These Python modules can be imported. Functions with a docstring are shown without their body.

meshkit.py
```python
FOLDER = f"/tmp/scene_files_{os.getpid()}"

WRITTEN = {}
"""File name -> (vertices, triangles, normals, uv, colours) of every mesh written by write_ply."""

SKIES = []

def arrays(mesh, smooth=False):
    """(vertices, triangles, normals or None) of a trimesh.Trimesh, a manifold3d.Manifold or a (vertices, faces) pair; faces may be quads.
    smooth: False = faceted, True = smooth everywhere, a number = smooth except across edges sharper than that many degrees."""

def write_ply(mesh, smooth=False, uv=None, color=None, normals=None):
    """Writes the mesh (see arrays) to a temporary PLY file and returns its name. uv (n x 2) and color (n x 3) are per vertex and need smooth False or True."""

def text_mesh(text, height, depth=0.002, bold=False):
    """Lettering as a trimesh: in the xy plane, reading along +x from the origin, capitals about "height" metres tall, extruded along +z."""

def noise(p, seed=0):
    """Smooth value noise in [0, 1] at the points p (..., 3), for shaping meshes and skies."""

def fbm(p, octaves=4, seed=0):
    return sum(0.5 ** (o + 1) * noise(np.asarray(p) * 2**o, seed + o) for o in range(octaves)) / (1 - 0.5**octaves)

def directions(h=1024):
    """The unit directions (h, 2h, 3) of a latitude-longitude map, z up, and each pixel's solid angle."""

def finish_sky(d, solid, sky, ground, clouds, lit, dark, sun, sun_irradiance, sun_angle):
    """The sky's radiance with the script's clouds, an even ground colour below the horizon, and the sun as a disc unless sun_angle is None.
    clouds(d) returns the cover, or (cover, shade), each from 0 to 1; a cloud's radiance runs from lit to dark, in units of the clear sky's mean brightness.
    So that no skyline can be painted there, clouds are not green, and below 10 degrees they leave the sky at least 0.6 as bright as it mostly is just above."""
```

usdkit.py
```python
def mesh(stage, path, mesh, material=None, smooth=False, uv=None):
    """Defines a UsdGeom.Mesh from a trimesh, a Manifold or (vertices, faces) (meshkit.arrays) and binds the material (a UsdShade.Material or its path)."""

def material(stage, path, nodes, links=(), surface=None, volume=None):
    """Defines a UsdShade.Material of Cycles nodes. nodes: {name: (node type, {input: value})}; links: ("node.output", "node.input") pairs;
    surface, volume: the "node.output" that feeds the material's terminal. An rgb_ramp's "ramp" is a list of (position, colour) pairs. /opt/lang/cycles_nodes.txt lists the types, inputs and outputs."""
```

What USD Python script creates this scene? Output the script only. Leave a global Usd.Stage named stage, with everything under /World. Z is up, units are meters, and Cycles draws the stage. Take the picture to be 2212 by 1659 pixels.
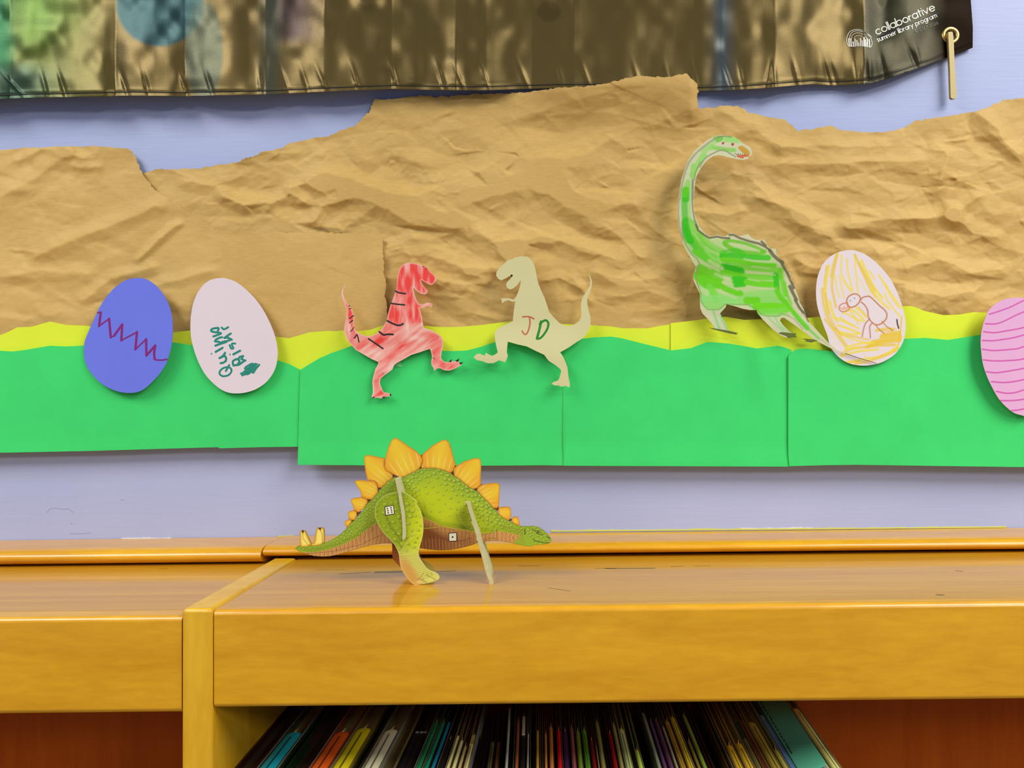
import math, numpy as np, trimesh, shapely, usdkit
from shapely.geometry import Polygon, LineString, Point, MultiPolygon
from shapely.ops import unary_union
from scipy.spatial import Delaunay, cKDTree
from scipy.interpolate import LinearNDInterpolator
from pxr import Usd, UsdGeom, UsdLux, Gf, Sdf, Vt
import meshkit

stage = Usd.Stage.CreateInMemory()
UsdGeom.SetStageUpAxis(stage, 'Z'); UsdGeom.SetStageMetersPerUnit(stage, 1.0)
UsdGeom.Xform.Define(stage, '/World'); UsdGeom.Scope.Define(stage, '/World/Looks')

# ------------------------------------------------------------------ camera, light, exposure
W, H, F = 2212, 1659, 1650.0
CX, CY = 1195.0, 829.5                       # principal point (a slightly cropped picture)
PITCH, ROLL = math.atan(0.025), 0.0105
CAMZ = 1.35
EXPOSURE = 0.0
_f = np.array([0, math.cos(PITCH), math.sin(PITCH)])
_u0, _r0 = np.array([0, -math.sin(PITCH), math.cos(PITCH)]), np.array([1.0, 0, 0])
_u = _u0 * math.cos(ROLL) + _r0 * math.sin(ROLL)
_r = _r0 * math.cos(ROLL) - _u0 * math.sin(ROLL)
CAM = np.array([0, 0, CAMZ])
cam = UsdGeom.Camera.Define(stage, '/World/camera')
cam.CreateHorizontalApertureAttr(36.0); cam.CreateVerticalApertureAttr(27.0)
cam.CreateFocalLengthAttr(36.0 * F / W)
cam.CreateHorizontalApertureOffsetAttr(36.0 * (W / 2 - CX) / W); cam.CreateVerticalApertureOffsetAttr(0.0)
cam.CreateClippingRangeAttr(Gf.Vec2f(0.02, 100)); cam.CreateExposureAttr(EXPOSURE)
cam.AddTransformOp().Set(Gf.Matrix4d(*_r, 0, *_u, 0, *(-_f), 0, *CAM, 1))

dome = UsdLux.DomeLight.Define(stage, '/World/room_light')
dome.CreateIntensityAttr(0.08); dome.CreateColorAttr(Gf.Vec3f(0.62, 0.82, 1.3))
def panel(name, x, y, w, h, power):
    l = UsdLux.RectLight.Define(stage, '/World/' + name)
    l.CreateWidthAttr(w); l.CreateHeightAttr(h); l.CreateIntensityAttr(power); l.CreateColorAttr(Gf.Vec3f(1.0, 0.99, 0.985))
    l.AddTranslateOp().Set(Gf.Vec3d(x, y, CAMZ + 1.45))
panel('ceiling_lamp', -1.55, -0.35, 1.0, 1.2, 12.5)
panel('ceiling_lamp_001', 1.55, -0.35, 1.3, 1.2, 12.5)
panel('ceiling_lamp_002', -1.5, -3.0, 1.2, 1.2, 8.0)
panel('ceiling_lamp_003', 2.5, -2.5, 1.2, 1.2, 20.0)

# ------------------------------------------------------------------ picture-point helpers: a pixel's ray met with a real plane
def ray(uv):
    uv = np.atleast_2d(np.asarray(uv, float))
    return _f + ((uv[:, :1] - CX) * _r + (CY - uv[:, 1:2]) * _u) / F
def onY(uv, Y):                                # the point of the ray on the upright plane y = Y
    d = ray(uv); return CAM + d * (np.asarray(Y, float).reshape(-1, 1) / d[:, 1:2])
def onZ(uv, z):                                # the point of the ray on the level plane z
    d = ray(uv); return CAM + d * ((z - CAMZ) / d[:, 2:3])
def T(ox, oy, s, text):
    return [(ox + float(a.split(',')[0]) / s, oy + float(a.split(',')[1]) / s) for a in text.split()]
def lin(r, g=None, b=None):
    c = np.array([r, g, b] if g is not None else r, float) / 255
    return np.where(c <= 0.04045, c / 12.92, ((c + 0.055) / 1.055) ** 2.4)
def spline(pts, closed=True, n=6):
    p = np.asarray(pts, float); out = []; N = len(p)
    for i in range(N if closed else N - 1):
        a, b, c, d = (p[(i + k) % N] if closed else p[min(max(i + k, 0), N - 1)] for k in (-1, 0, 1, 2))
        for t in np.linspace(0, 1, n, endpoint=False):
            out.append(0.5 * (2 * b + (c - a) * t + (2 * a - 5 * b + 4 * c - d) * t * t + (3 * b - a - 3 * c + d) * t ** 3))
    if not closed: out.append(p[-1])
    return np.array(out)
def noise2(uv, scale, seed=0, octv=3):
    uv = np.asarray(uv, float); q = np.column_stack([uv[:, 0] / scale, uv[:, 1] / scale, np.full(len(uv), seed * 7.31)])
    return meshkit.fbm(q, octv, seed) * 2 - 1
def sstep(a, b, x):
    t = np.clip((np.asarray(x, float) - a) / (b - a), 0, 1); return t * t * (3 - 2 * t)

# ------------------------------------------------------------------ scene helpers
taken = {}
def numbered(path):
    n = taken.get(path, -1) + 1; taken[path] = n
    return path if n == 0 else '%s_%03d' % (path, n)
def root_of(parent): return '/World' if parent is None else str(parent.GetPath())
def tag(p, label=None, cat=None, group=None, kind=None):
    for k, v in (('label', label), ('category', cat), ('group', group), ('kind', kind)):
        if v: p.SetCustomDataByKey(k, v)
    return p
def thing(name, label, cat, group=None, loc=(0, 0, 0)):
    x = UsdGeom.Xform.Define(stage, numbered('/World/' + name))
    x.AddTranslateOp().Set(Gf.Vec3d(*map(float, loc)))
    return tag(x.GetPrim(), label, cat, group)
origin = {}
def obj(name, mesh, mat, parent=None, smooth=False, col=None):
    path = numbered(root_of(parent) + '/' + name)
    top = Sdf.Path(path).GetPrefixes()[1]
    off = np.zeros(3)
    tp = stage.GetPrimAtPath(top)
    if parent is not None and tp.IsA(UsdGeom.Xform):
        off = np.array(UsdGeom.Xformable(tp).GetLocalTransformation().ExtractTranslation())
    v, f, _ = meshkit.arrays(mesh)
    m = usdkit.mesh(stage, path, (v - off, f), mat, smooth=smooth)
    if col is not None:
        UsdGeom.PrimvarsAPI(m).CreatePrimvar('Cd', Sdf.ValueTypeNames.Color3fArray, 'vertex').Set(Vt.Vec3fArray.FromNumpy(np.asarray(col, np.float32)))
    return m.GetPrim()
def cat(parts):
    V, Fa, n = [], [], 0
    for m in parts:
        v, f, _ = meshkit.arrays(m); V.append(v); Fa.append(f + n); n += len(v)
    return np.vstack(V), np.vstack(Fa)
def box(x0, x1, y0, y1, z0, z1):
    return trimesh.creation.box([x1 - x0, y1 - y0, z1 - z0], trimesh.transformations.translation_matrix([(x0 + x1) / 2, (y0 + y1) / 2, (z0 + z1) / 2]))
import manifold3d
def rbox(x0, x1, y0, y1, z0, z1, r=0.003, seg=20):
    s = manifold3d.Manifold.sphere(r, seg)
    return manifold3d.Manifold.batch_hull([s.translate([x, y, z]) for x in (x0 + r, x1 - r) for y in (y0 + r, y1 - r) for z in (z0 + r, z1 - r)])

def _close(front, tris, back):
    """front/back vertex arrays + triangles -> closed thin solid with its own rim vertices."""
    a, b, c = front[tris[:, 0]], front[tris[:, 1]], front[tris[:, 2]]
    flip = np.cross(b - a, c - a)[:, 1] > 0
    tris = tris.copy(); tris[flip] = tris[flip][:, ::-1]
    e = np.vstack([tris[:, [0, 1]], tris[:, [1, 2]], tris[:, [2, 0]]])
    key = np.sort(e, 1); _, inv, cnt = np.unique(key[:, 0] * 10_000_000 + key[:, 1], return_inverse=True, return_counts=True)
    rim = e[cnt[inv] == 1]
    n = len(front); k = len(rim)
    V = np.vstack([front, back, front[rim[:, 0]], front[rim[:, 1]], back[rim[:, 0]], back[rim[:, 1]]])
    s = 2 * n + np.arange(k)
    Fa = np.vstack([tris, tris[:, ::-1] + n, np.stack([s, s + 2 * k, s + k], 1), np.stack([s + k, s + 2 * k, s + 3 * k], 1)])
    src = np.concatenate([np.arange(n), np.arange(n), rim[:, 0], rim[:, 1], rim[:, 0], rim[:, 1]])
    return V, Fa, src
def sheet(poly, Y, th, spacing, disp=None):
    """A sheet of paper or card: the outline (picture points on the plane y = Y) filled with an even mesh, thickness th towards the camera,
    disp(uv) = how far each point of the outline stands off that plane. Returns (vertices, faces), uv of every vertex."""
    P = poly if isinstance(poly, (Polygon, MultiPolygon)) else Polygon(poly)
    if not P.is_valid: P = P.buffer(0)
    if isinstance(P, MultiPolygon): P = max(P.geoms, key=lambda g: g.area)
    B = shapely.segmentize(P, spacing)
    pts = [np.array(B.exterior.coords)[:-1]] + [np.array(r.coords)[:-1] for r in B.interiors]
    u0, v0, u1, v1 = P.bounds
    g = np.stack(np.meshgrid(np.arange(u0, u1, spacing), np.arange(v0, v1, spacing * 0.9)), -1)
    g[1::2, :, 0] += spacing / 2
    g = g.reshape(-1, 2) + np.random.default_rng(1).uniform(-.08, .08, (g.shape[0] * g.shape[1], 2)) * spacing
    inner = P.buffer(-0.45 * spacing)
    g = g[shapely.contains_xy(inner, g[:, 0], g[:, 1])] if not inner.is_empty else g[:0]
    uv = np.vstack(pts + [g])
    t = Delaunay(uv).simplices
    c = uv[t].mean(1)
    t = t[shapely.contains_xy(P, c[:, 0], c[:, 1])]
    used = np.unique(t); m = np.full(len(uv), -1); m[used] = np.arange(len(used)); uv, t = uv[used], m[t]
    d = np.zeros(len(uv)) if disp is None else np.asarray(disp(uv))
    front = onY(uv, Y - d - th); back = front + [0, th, 0]
    V, Fa, src = _close(front, t, back)
    return (V, Fa), uv[src]
def flat(geom, Y, th=0.00008, disp=None, seg=4):
    """Thin ink or tape: any shapely area (picture points on y = Y)."""
    out = []
    for P in getattr(geom, 'geoms', [geom]):
        if P.is_empty or P.area < 0.05: continue
        P = shapely.segmentize(P, seg)
        v, t = trimesh.creation.triangulate_polygon(P, engine='earcut')
        d = np.zeros(len(v)) if disp is None else np.asarray(disp(v))
        fr = onY(v, Y - d - th); bk = fr + [0, th, 0]
        V, Fa, _ = _close(fr, np.asarray(t, int), bk); out.append((V, Fa))
    return cat(out)
def line(pts, w, smooth=False):
    p = spline(pts, False, 5) if smooth and len(pts) > 2 else np.asarray(pts, float)
    return LineString(p).buffer(w / 2, quad_segs=5)
def stroke(col, uv, pts, w, rgb, op=1.0, soft=0.6, smooth=False):
    p = spline(pts, False, 5) if smooth and len(pts) > 2 else np.asarray(pts, float)
    lo, hi = p.min(0) - w - 2, p.max(0) + w + 2
    k = np.nonzero((uv[:, 0] > lo[0]) & (uv[:, 0] < hi[0]) & (uv[:, 1] > lo[1]) & (uv[:, 1] < hi[1]))[0]
    if not len(k): return
    q = uv[k]; d = np.full(len(k), 1e9)
    for a, b in zip(p[:-1], p[1:]):
        ab = b - a; t = np.clip(((q - a) @ ab) / max(ab @ ab, 1e-9), 0, 1)
        d = np.minimum(d, np.linalg.norm(q - a - t[:, None] * ab, axis=1))
    a = np.clip((w / 2 + soft - d) / (2 * soft), 0, 1)[:, None] * op
    col[k] = col[k] * (1 - a) + lin(rgb) * a
def fill(col, uv, poly, rgb, op=1.0, soft=1.5):
    P = Polygon(poly).buffer(0); d = shapely.distance(P, shapely.points(uv)); a = np.clip(1 - d / soft, 0, 1)[:, None] * op
    col[:] = col * (1 - a) + lin(rgb) * a

# ------------------------------------------------------------------ materials
L = '/World/Looks/'
def mat(name, nodes, links, surface='p.BSDF'): return usdkit.material(stage, L + name, nodes, links, surface)
def plain(name, rgb, rough=0.6, **kw):
    return mat(name, {'p': ('principled_bsdf', {'base_color': lin(rgb), 'roughness': rough, **kw})}, [])
def paper(name, rgb, amount=0.10, scale=60, rough=0.8, spec=0.25):
    c = lin(rgb)
    return mat(name, {'g': ('geometry', {}), 'n': ('noise_texture', {'scale': scale, 'detail': 5.0, 'roughness': 0.65}), 'k': ('noise_texture', {'scale': 1500.0, 'detail': 2.0}),
                      'r': ('rgb_ramp', {'ramp': [(0.25, c * (1 - amount)), (0.75, np.minimum(c * (1 + amount), 1))]}),
                      'b': ('bump', {'strength': 0.10, 'distance': 0.0004}),
                      'p': ('principled_bsdf', {'roughness': rough, 'specular_ior_level': spec})},
               [('g.position', 'n.vector'), ('g.position', 'k.vector'), ('n.fac', 'r.fac'), ('r.color', 'p.base_color'), ('k.fac', 'b.height'), ('b.normal', 'p.normal')])
def printed(name, rough=0.55, spec=0.35, bump=0.0):
    return mat(name, {'a': ('attribute', {'attribute': 'Cd'}), 'g': ('geometry', {}), 'k': ('noise_texture', {'scale': 1200.0, 'detail': 2.0}), 'b': ('bump', {'strength': bump, 'distance': 0.0004}),
                      'p': ('principled_bsdf', {'roughness': rough, 'specular_ior_level': spec})},
               [('a.color', 'p.base_color'), ('g.position', 'k.vector'), ('k.fac', 'b.height'), ('b.normal', 'p.normal')])
def wood(name, a, b, sc=(3, 45, 45), rough=0.42, coat=0.35, coat_rough=0.14, spec=0.3):
    mid = (lin(a) + lin(b)) / 2
    return mat(name, {'g': ('geometry', {}), 'm': ('mapping', {'scale': sc}), 'm2': ('mapping', {'scale': tuple(np.array(sc) * 5.5)}),
                      'n': ('noise_texture', {'scale': 1.0, 'detail': 5.0, 'roughness': 0.6, 'distortion': 0.6}), 'n2': ('noise_texture', {'scale': 1.0, 'detail': 3.0, 'roughness': 0.6}),
                      'x': ('math', {'math_type': 'multiply_add', 'value2': 0.35}), 'x1': ('math', {'math_type': 'multiply', 'value2': 0.72}),
                      'r': ('rgb_ramp', {'ramp': [(0.30, lin(a)), (0.52, mid), (0.72, lin(b))]}),
                      'b': ('bump', {'strength': 0.06, 'distance': 0.0006}),
                      'p': ('principled_bsdf', {'roughness': rough, 'coat_weight': coat, 'coat_roughness': coat_rough, 'specular_ior_level': spec})},
               [('g.position', 'm.vector'), ('g.position', 'm2.vector'), ('m.vector', 'n.vector'), ('m2.vector', 'n2.vector'), ('n.fac', 'x1.value1'), ('n2.fac', 'x.value1'), ('x1.value', 'x.value3'),
                ('x.value', 'r.fac'), ('r.color', 'p.base_color'), ('n2.fac', 'b.height'), ('b.normal', 'p.normal')])
M = {}
M['wall'] = mat('wall_paint', {'g': ('geometry', {}), 'm': ('mapping', {'scale': (6, 1, 90)}), 'n': ('noise_texture', {'scale': 3.0, 'detail': 4.0}), 'n2': ('noise_texture', {'scale': 4.0, 'detail': 2.0}),
                               'r': ('rgb_ramp', {'ramp': [(0.3, lin(167, 176, 208)), (0.7, lin(180, 186, 216))]}), 'b': ('bump', {'strength': 0.13, 'distance': 0.0012}),
                               'p': ('principled_bsdf', {'roughness': 0.45, 'specular_ior_level': 0.35})},
                [('g.position', 'm.vector'), ('m.vector', 'n.vector'), ('g.position', 'n2.vector'), ('n2.fac', 'r.fac'), ('r.color', 'p.base_color'), ('n.fac', 'b.height'), ('b.normal', 'p.normal')])
M['kraft'] = mat('kraft_paper', {'g': ('geometry', {}), 'm': ('mapping', {'scale': (90, 90, 420)}), 'n': ('noise_texture', {'scale': 1.0, 'detail': 5.0, 'roughness': 0.7}), 'n2': ('noise_texture', {'scale': 9.0, 'detail': 4.0}),
                                 'v': ('noise_texture', {'scale': 900.0, 'detail': 2.0}), 'x': ('math', {'math_type': 'multiply_add', 'value2': 0.5}), 'x1': ('math', {'math_type': 'multiply', 'value2': 0.5}),
                                 'r': ('rgb_ramp', {'ramp': [(0.30, lin(194, 155, 80)), (0.5, lin(207, 168, 92)), (0.72, lin(217, 179, 104))]}),
                                 'cd': ('attribute', {'attribute': 'Cd'}), 'w': ('mix', {'mix_type': 'multiply', 'fac': 1.0}), 'b': ('bump', {'strength': 0.18, 'distance': 0.0006}), 'p': ('principled_bsdf', {'roughness': 0.62, 'specular_ior_level': 0.3})},
                 [('g.position', 'm.vector'), ('m.vector', 'n.vector'), ('g.position', 'n2.vector'), ('g.position', 'v.vector'), ('n2.fac', 'x1.value1'), ('n.fac', 'x.value1'), ('x1.value', 'x.value3'), ('x.value', 'r.fac'),
                  ('r.color', 'w.color1'), ('cd.color', 'w.color2'), ('w.color', 'p.base_color'), ('v.fac', 'b.height'), ('b.normal', 'p.normal')])
M['green'] = paper('green_construction_paper', (62, 214, 108), 0.07, 14)
M['lime'] = paper('lime_paper', (222, 236, 52), 0.04, 14)
M['torn'] = plain('torn_fibre', (214, 176, 116), 0.9)
M['lilac'] = paper('violet_card', (110, 122, 222), 0.03, 30)
M['white'] = paper('white_card', (228, 212, 212), 0.02, 20)
M['pink'] = paper('pink_card', (224, 170, 204), 0.02, 30)
M['tan'] = paper('tan_card', (212, 204, 146), 0.02, 20)
M['print'] = printed('drawn_paper', 0.7, 0.25, 0.06)
M['card'] = printed('printed_card', 0.42, 0.35, 0.0)
M['edge'] = paper('raw_card_edge', (196, 190, 140), 0.12, 300)
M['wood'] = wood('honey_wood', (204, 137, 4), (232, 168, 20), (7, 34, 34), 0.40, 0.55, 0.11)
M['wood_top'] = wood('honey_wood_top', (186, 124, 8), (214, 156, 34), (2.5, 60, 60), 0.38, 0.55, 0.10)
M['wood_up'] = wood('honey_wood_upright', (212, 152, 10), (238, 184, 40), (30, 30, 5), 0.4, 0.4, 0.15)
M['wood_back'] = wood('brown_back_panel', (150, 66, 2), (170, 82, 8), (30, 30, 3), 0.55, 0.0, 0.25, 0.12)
M['ink_plum'] = plain('plum_marker', (128, 14, 112), 0.5)
M['ink_teal'] = plain('teal_marker', (18, 134, 112), 0.5)
M['ink_pink'] = plain('pink_marker', (208, 92, 166), 0.5)
M['ink_black'] = plain('black_marker', (42, 24, 16), 0.5)
M['ink_rust'] = plain('rust_marker', (190, 104, 76), 0.5)
M['ink_green'] = plain('green_marker', (14, 128, 12), 0.5)
M['sole'] = plain('olive_sole', (94, 106, 24), 0.7)
M['tape'] = mat('clear_tape', {'t': ('transparent_bsdf', {}) if False else ('diffuse_bsdf', {'color': lin(128, 226, 140)}), 'g': ('glossy_bsdf', {'color': (1, 1, 1), 'roughness': 0.2}), 'x': ('mix_closure', {'fac': 0.08})},
                [('t.BSDF', 'x.closure1'), ('g.BSDF', 'x.closure2')], 'x.closure')
M['brass'] = plain('brass', (214, 168, 92), 0.28, metallic=1.0)
M['peg'] = plain('pale_brass_peg', (164, 144, 84), 0.42, metallic=0.25)
M['white_print'] = plain('white_print', (232, 228, 206), 0.5)
M['grey_print'] = plain('grey_print', (112, 110, 84), 0.5)
M['thread'] = plain('black_thread', (26, 20, 12), 0.7)
M['chip'] = plain('lime_paint_edge', (206, 206, 96), 0.6)
M['chip_white'] = plain('white_paint_edge', (226, 228, 226), 0.6)
M['floor'] = plain('grey_carpet', (120, 112, 100), 0.95)
M['banner'] = mat('banner_vinyl', {'bw': ('rgb_to_bw', {}), 'sp': ('map_range', {'from_min': 0.004, 'from_max': 0.05, 'to_min': 0.0, 'to_max': 0.3, 'clamp': True}), 'a': ('attribute', {'attribute': 'Cd'}), 'g': ('geometry', {}),
                                   'wx': ('wave_texture', {'wave_type': 'bands', 'bands_direction': 'x', 'scale': 195.0}), 'wz': ('wave_texture', {'wave_type': 'bands', 'bands_direction': 'z', 'scale': 195.0}),
                                   'mu': ('math', {'math_type': 'multiply_add', 'value2': 0.7}), 'b': ('bump', {'strength': 0.10, 'distance': 0.0003}),
                                   'p': ('principled_bsdf', {'roughness': 0.36, 'metallic': 0.5, 'specular_ior_level': 0.3})},
                  [('g.position', 'wx.vector'), ('g.position', 'wz.vector'), ('wx.fac', 'mu.value1'), ('wz.fac', 'mu.value3'), ('mu.value', 'b.height'), ('b.normal', 'p.normal'), ('a.color', 'p.base_color'), ('a.color', 'bw.color'), ('bw.val', 'sp.value'), ('sp.result', 'p.specular_ior_level')])

# ------------------------------------------------------------------ the place: wall, floor, bookcase
D = 0.90                                       # distance from the camera to the wall
tag(obj('wall_back', box(-3, 3, D, D + 0.12, 0, 2.9), M['wall']), kind='structure')
wall = stage.GetPrimAtPath('/World/wall_back')
tag(obj('floor', box(-3, 3, -3, D, -0.1, 0), M['floor']), kind='structure')
z_led = onY((1180, 1148), D)[0, 2]             # top of the back rail
y_led = onZ((1180, 1167), z_led)[0, 1]         # where its top rolls over
y_nose = y_led - 0.012
z_top = onY((1180, 1204.5), y_nose + 0.003)[0, 2]      # top of the case
y_front = onZ((1180, 1312), z_top)[0, 1]
z_rail = onY((1180, 1523), y_front)[0, 2]      # underside of the front rails
xu0, xu1 = onY((394, 1400), y_front)[0, 0], onY((460, 1400), y_front)[0, 0]
z_l = z_top - 0.0045                           # the left bay sits a touch lower
XL, XR = -1.6, 1.6
case = thing('bookcase', 'honey-coloured low wooden bookcase with glossy top against the lavender wall', 'bookcase')
z_base = 0.10
RAIL = 0.020
# tops
obj('top_board', box(xu1, XR, y_front + 0.012, D - 0.001, z_top - 0.018, z_top), M['wood_top'], case)
tb_l = obj('top_board', box(XL, xu0, y_front + RAIL + 0.0014, D - 0.001, z_l - 0.018, z_l), M['wood_top'], case)
tb_r = stage.GetPrimAtPath('/World/bookcase/top_board')
# front rails with rounded edges
def rail(x0, x1, z0, z1, th, r):
    s = Polygon([(y_front, z0), (y_front + th, z0), (y_front + th, z1), (y_front, z1)])
    s = s.buffer(-r).buffer(r, quad_segs=8).union(Polygon([(y_front + r, z0), (y_front + th, z0), (y_front + th, z1), (y_front + r, z1)])).buffer(0)
    m = trimesh.creation.extrude_polygon(s, x1 - x0, engine='earcut')
    v = np.array(m.vertices); return np.column_stack([v[:, 2] + x0, v[:, 0], v[:, 1]]), np.array(m.faces)
obj('front_rail', rail(xu1 + 0.0008, XR, z_rail, z_top + 0.0002, 0.0119, 0.0045), M['wood'], case, smooth=25)
obj('front_rail', rail(XL, xu0 - 0.0006, z_rail - 0.0035, z_l + 0.0002, RAIL, 0.0045), M['wood'], case, smooth=25)
# the upright between the bays
obj('upright', rbox(xu0, xu1, y_front - 0.002, y_nose + 0.006, z_base, z_top + 0.0022, 0.0035), M['wood_up'], case, smooth=30)
obj('upright', box(XR, XR + 0.022, y_front, D - 0.002, z_base, z_top), M['wood_up'], case)
obj('upright', box(XL - 0.022, XL, y_front, D - 0.002, z_base, z_top), M['wood_up'], case)
# back rail in two lengths with a bull nose
def nose_rail(x0, x1, zt0, zt1, zb0, zb1):
    """zt/zb at the two ends; nose rounded."""
    prof = [(D - 0.001, 0.0), (D - 0.001, 1.0)] + [(y_led + 0.004 - math.sin(a) * 0.016, 0.5 + 0.5 * math.cos(a) * (1 if a < 1.6 else 0.96)) for a in np.linspace(0.0, math.pi, 15)]
    n = len(prof); V = []
    for x, zt, zb in ((x0, zt0, zb0), (x1, zt1, zb1)):
        V += [(x, y, zb + t * (zt - zb)) for y, t in prof]
    Fa = [(i, (i + 1) % n, n + (i + 1) % n) for i in range(n)] + [(i, n + (i + 1) % n, n + i) for i in range(n)]
    for i in range(1, n - 1): Fa += [(0, i + 1, i), (n, n + i, n + i + 1)]
    m = trimesh.Trimesh(np.array(V), np.array(Fa), process=False); m.fix_normals(); return m
xj = onY((565, 1195), y_nose)[0, 0]
zl0, zl1 = onY((0, 1171.5), D)[0, 2], onY((590, 1159.5), D)[0, 2]
xw0, xw1 = onY((0, 1171.5), D)[0, 0], onY((590, 1159.5), D)[0, 0]
def zlr(x): return zl0 + (zl1 - zl0) * (x - xw0) / (xw1 - xw0)
obj('back_rail', nose_rail(XL, xj - 0.0012, zl0, zlr(xj), z_l + 0.0004, z_l + 0.0008), M['wood'], case, smooth=35)
zb_r = z_top + 0.0028
obj('back_rail', nose_rail(xj + 0.0012, XR, onY((700, 1156.5), D)[0, 2], onY((2212, 1138.5), D)[0, 2], zb_r, z_top + 0.0004), M['wood'], case, smooth=35)
# inside
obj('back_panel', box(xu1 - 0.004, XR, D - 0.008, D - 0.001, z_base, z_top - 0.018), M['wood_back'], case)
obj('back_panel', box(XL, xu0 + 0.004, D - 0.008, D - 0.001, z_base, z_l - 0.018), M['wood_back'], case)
obj('divider', box(xu0 + 0.001, xu1 - 0.001, y_nose + 0.004, D - 0.009, z_base, z_top - 0.002), M['wood_up'], case)
z_bk = CAMZ - 0.314                            # tops of the books
z_floor = z_bk - 0.235
obj('shelf', box(xu1 + 0.0005, XR, y_front + 0.012, D - 0.009, z_floor - 0.02, z_floor), M['wood'], case)
obj('shelf', box(XL, xu0 - 0.0005, y_front + 0.012, D - 0.009, z_floor - 0.02, z_floor), M['wood'], case)
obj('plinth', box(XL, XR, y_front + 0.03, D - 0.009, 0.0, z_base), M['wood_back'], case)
# wear marks on the top
def top_mark(pts, w, z, m, parent):
    g = onZ(pts, z); P = line(g[:, :2] * 1000, w); v, t = trimesh.creation.triangulate_polygon(P, engine='earcut')
    V = np.column_stack([v / 1000, np.full(len(v), z + 0.00008)])
    tri = np.asarray(t); a = np.cross(V[tri[:, 1]] - V[tri[:, 0]], V[tri[:, 2]] - V[tri[:, 0]])[:, 2] < 0; tri[a] = tri[a][:, ::-1]
    bot = V.copy(); bot[:, 2] = z - 0.0001
    obj('scratch', (np.vstack([V, bot]), np.vstack([tri, tri[:, ::-1] + len(V)])), m, parent)
M['mark'] = plain('dark_wear', (104, 88, 30), 0.35); M['mark2'] = plain('olive_wear', (112, 100, 38), 0.3)
for pts, w, m in ([[(1285, 1228), (1330, 1228)], 1.6, 'mark2'], [[(1310, 1228), (1412, 1227.5)], 4.0, 'mark2'], [[(1450, 1223.5), (1475, 1223)], 1.2, 'mark'], [[(1500, 1223), (1535, 1222.5)], 1.0, 'mark'],
                  [[(815, 1236), (905, 1234)], 7.0, 'mark2'], [[(735, 1240), (800, 1236)], 1.6, 'mark'], [[(682, 1231), (745, 1230.5)], 1.0, 'mark'], [[(2025, 1285), (2036, 1285)], 3.0, 'mark'],
                  [[(1185, 1270), (1232, 1277)], .9, 'mark'], [[(2065, 1233), (2078, 1234)], 2.0, 'mark'], [[(930, 1236), (985, 1233)], 1.6, 'mark'], [[(1120, 1223), (1165, 1222)], 1.2, 'mark']):
    top_mark(pts, w, z_top, M[m], tb_r)
top_mark([(345, 1229), (362, 1228)], 1.5, z_l, M['mark'], tb_l)
# the ragged paint line along the foot of the wall
rng = np.random.default_rng(5)
for a, b, m in ((1190, 2180, 'chip'), (262, 372, 'chip_white'), (600, 640, 'chip'), (1600, 1760, 'chip_white')):
    us = np.arange(a, b, 6.0)
    v0 = np.interp(us, [0, 590, 700, 1180, 2212], [1171.5, 1159.5, 1156.5, 1148, 1138.5])
    up = v0 - 1.2 - 2.2 * np.abs(noise2(np.column_stack([us, us * 0]), 40, 3)) - rng.uniform(0, 1.2, len(us))
    if m == 'chip_white': up -= 1.0
    obj('paint_edge', flat(Polygon(list(zip(us, v0 + 1)) + list(zip(us[::-1], up[::-1]))).buffer(0), D, 0.0006 if m == 'chip' else 0.0004), M[m], wall)
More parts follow.
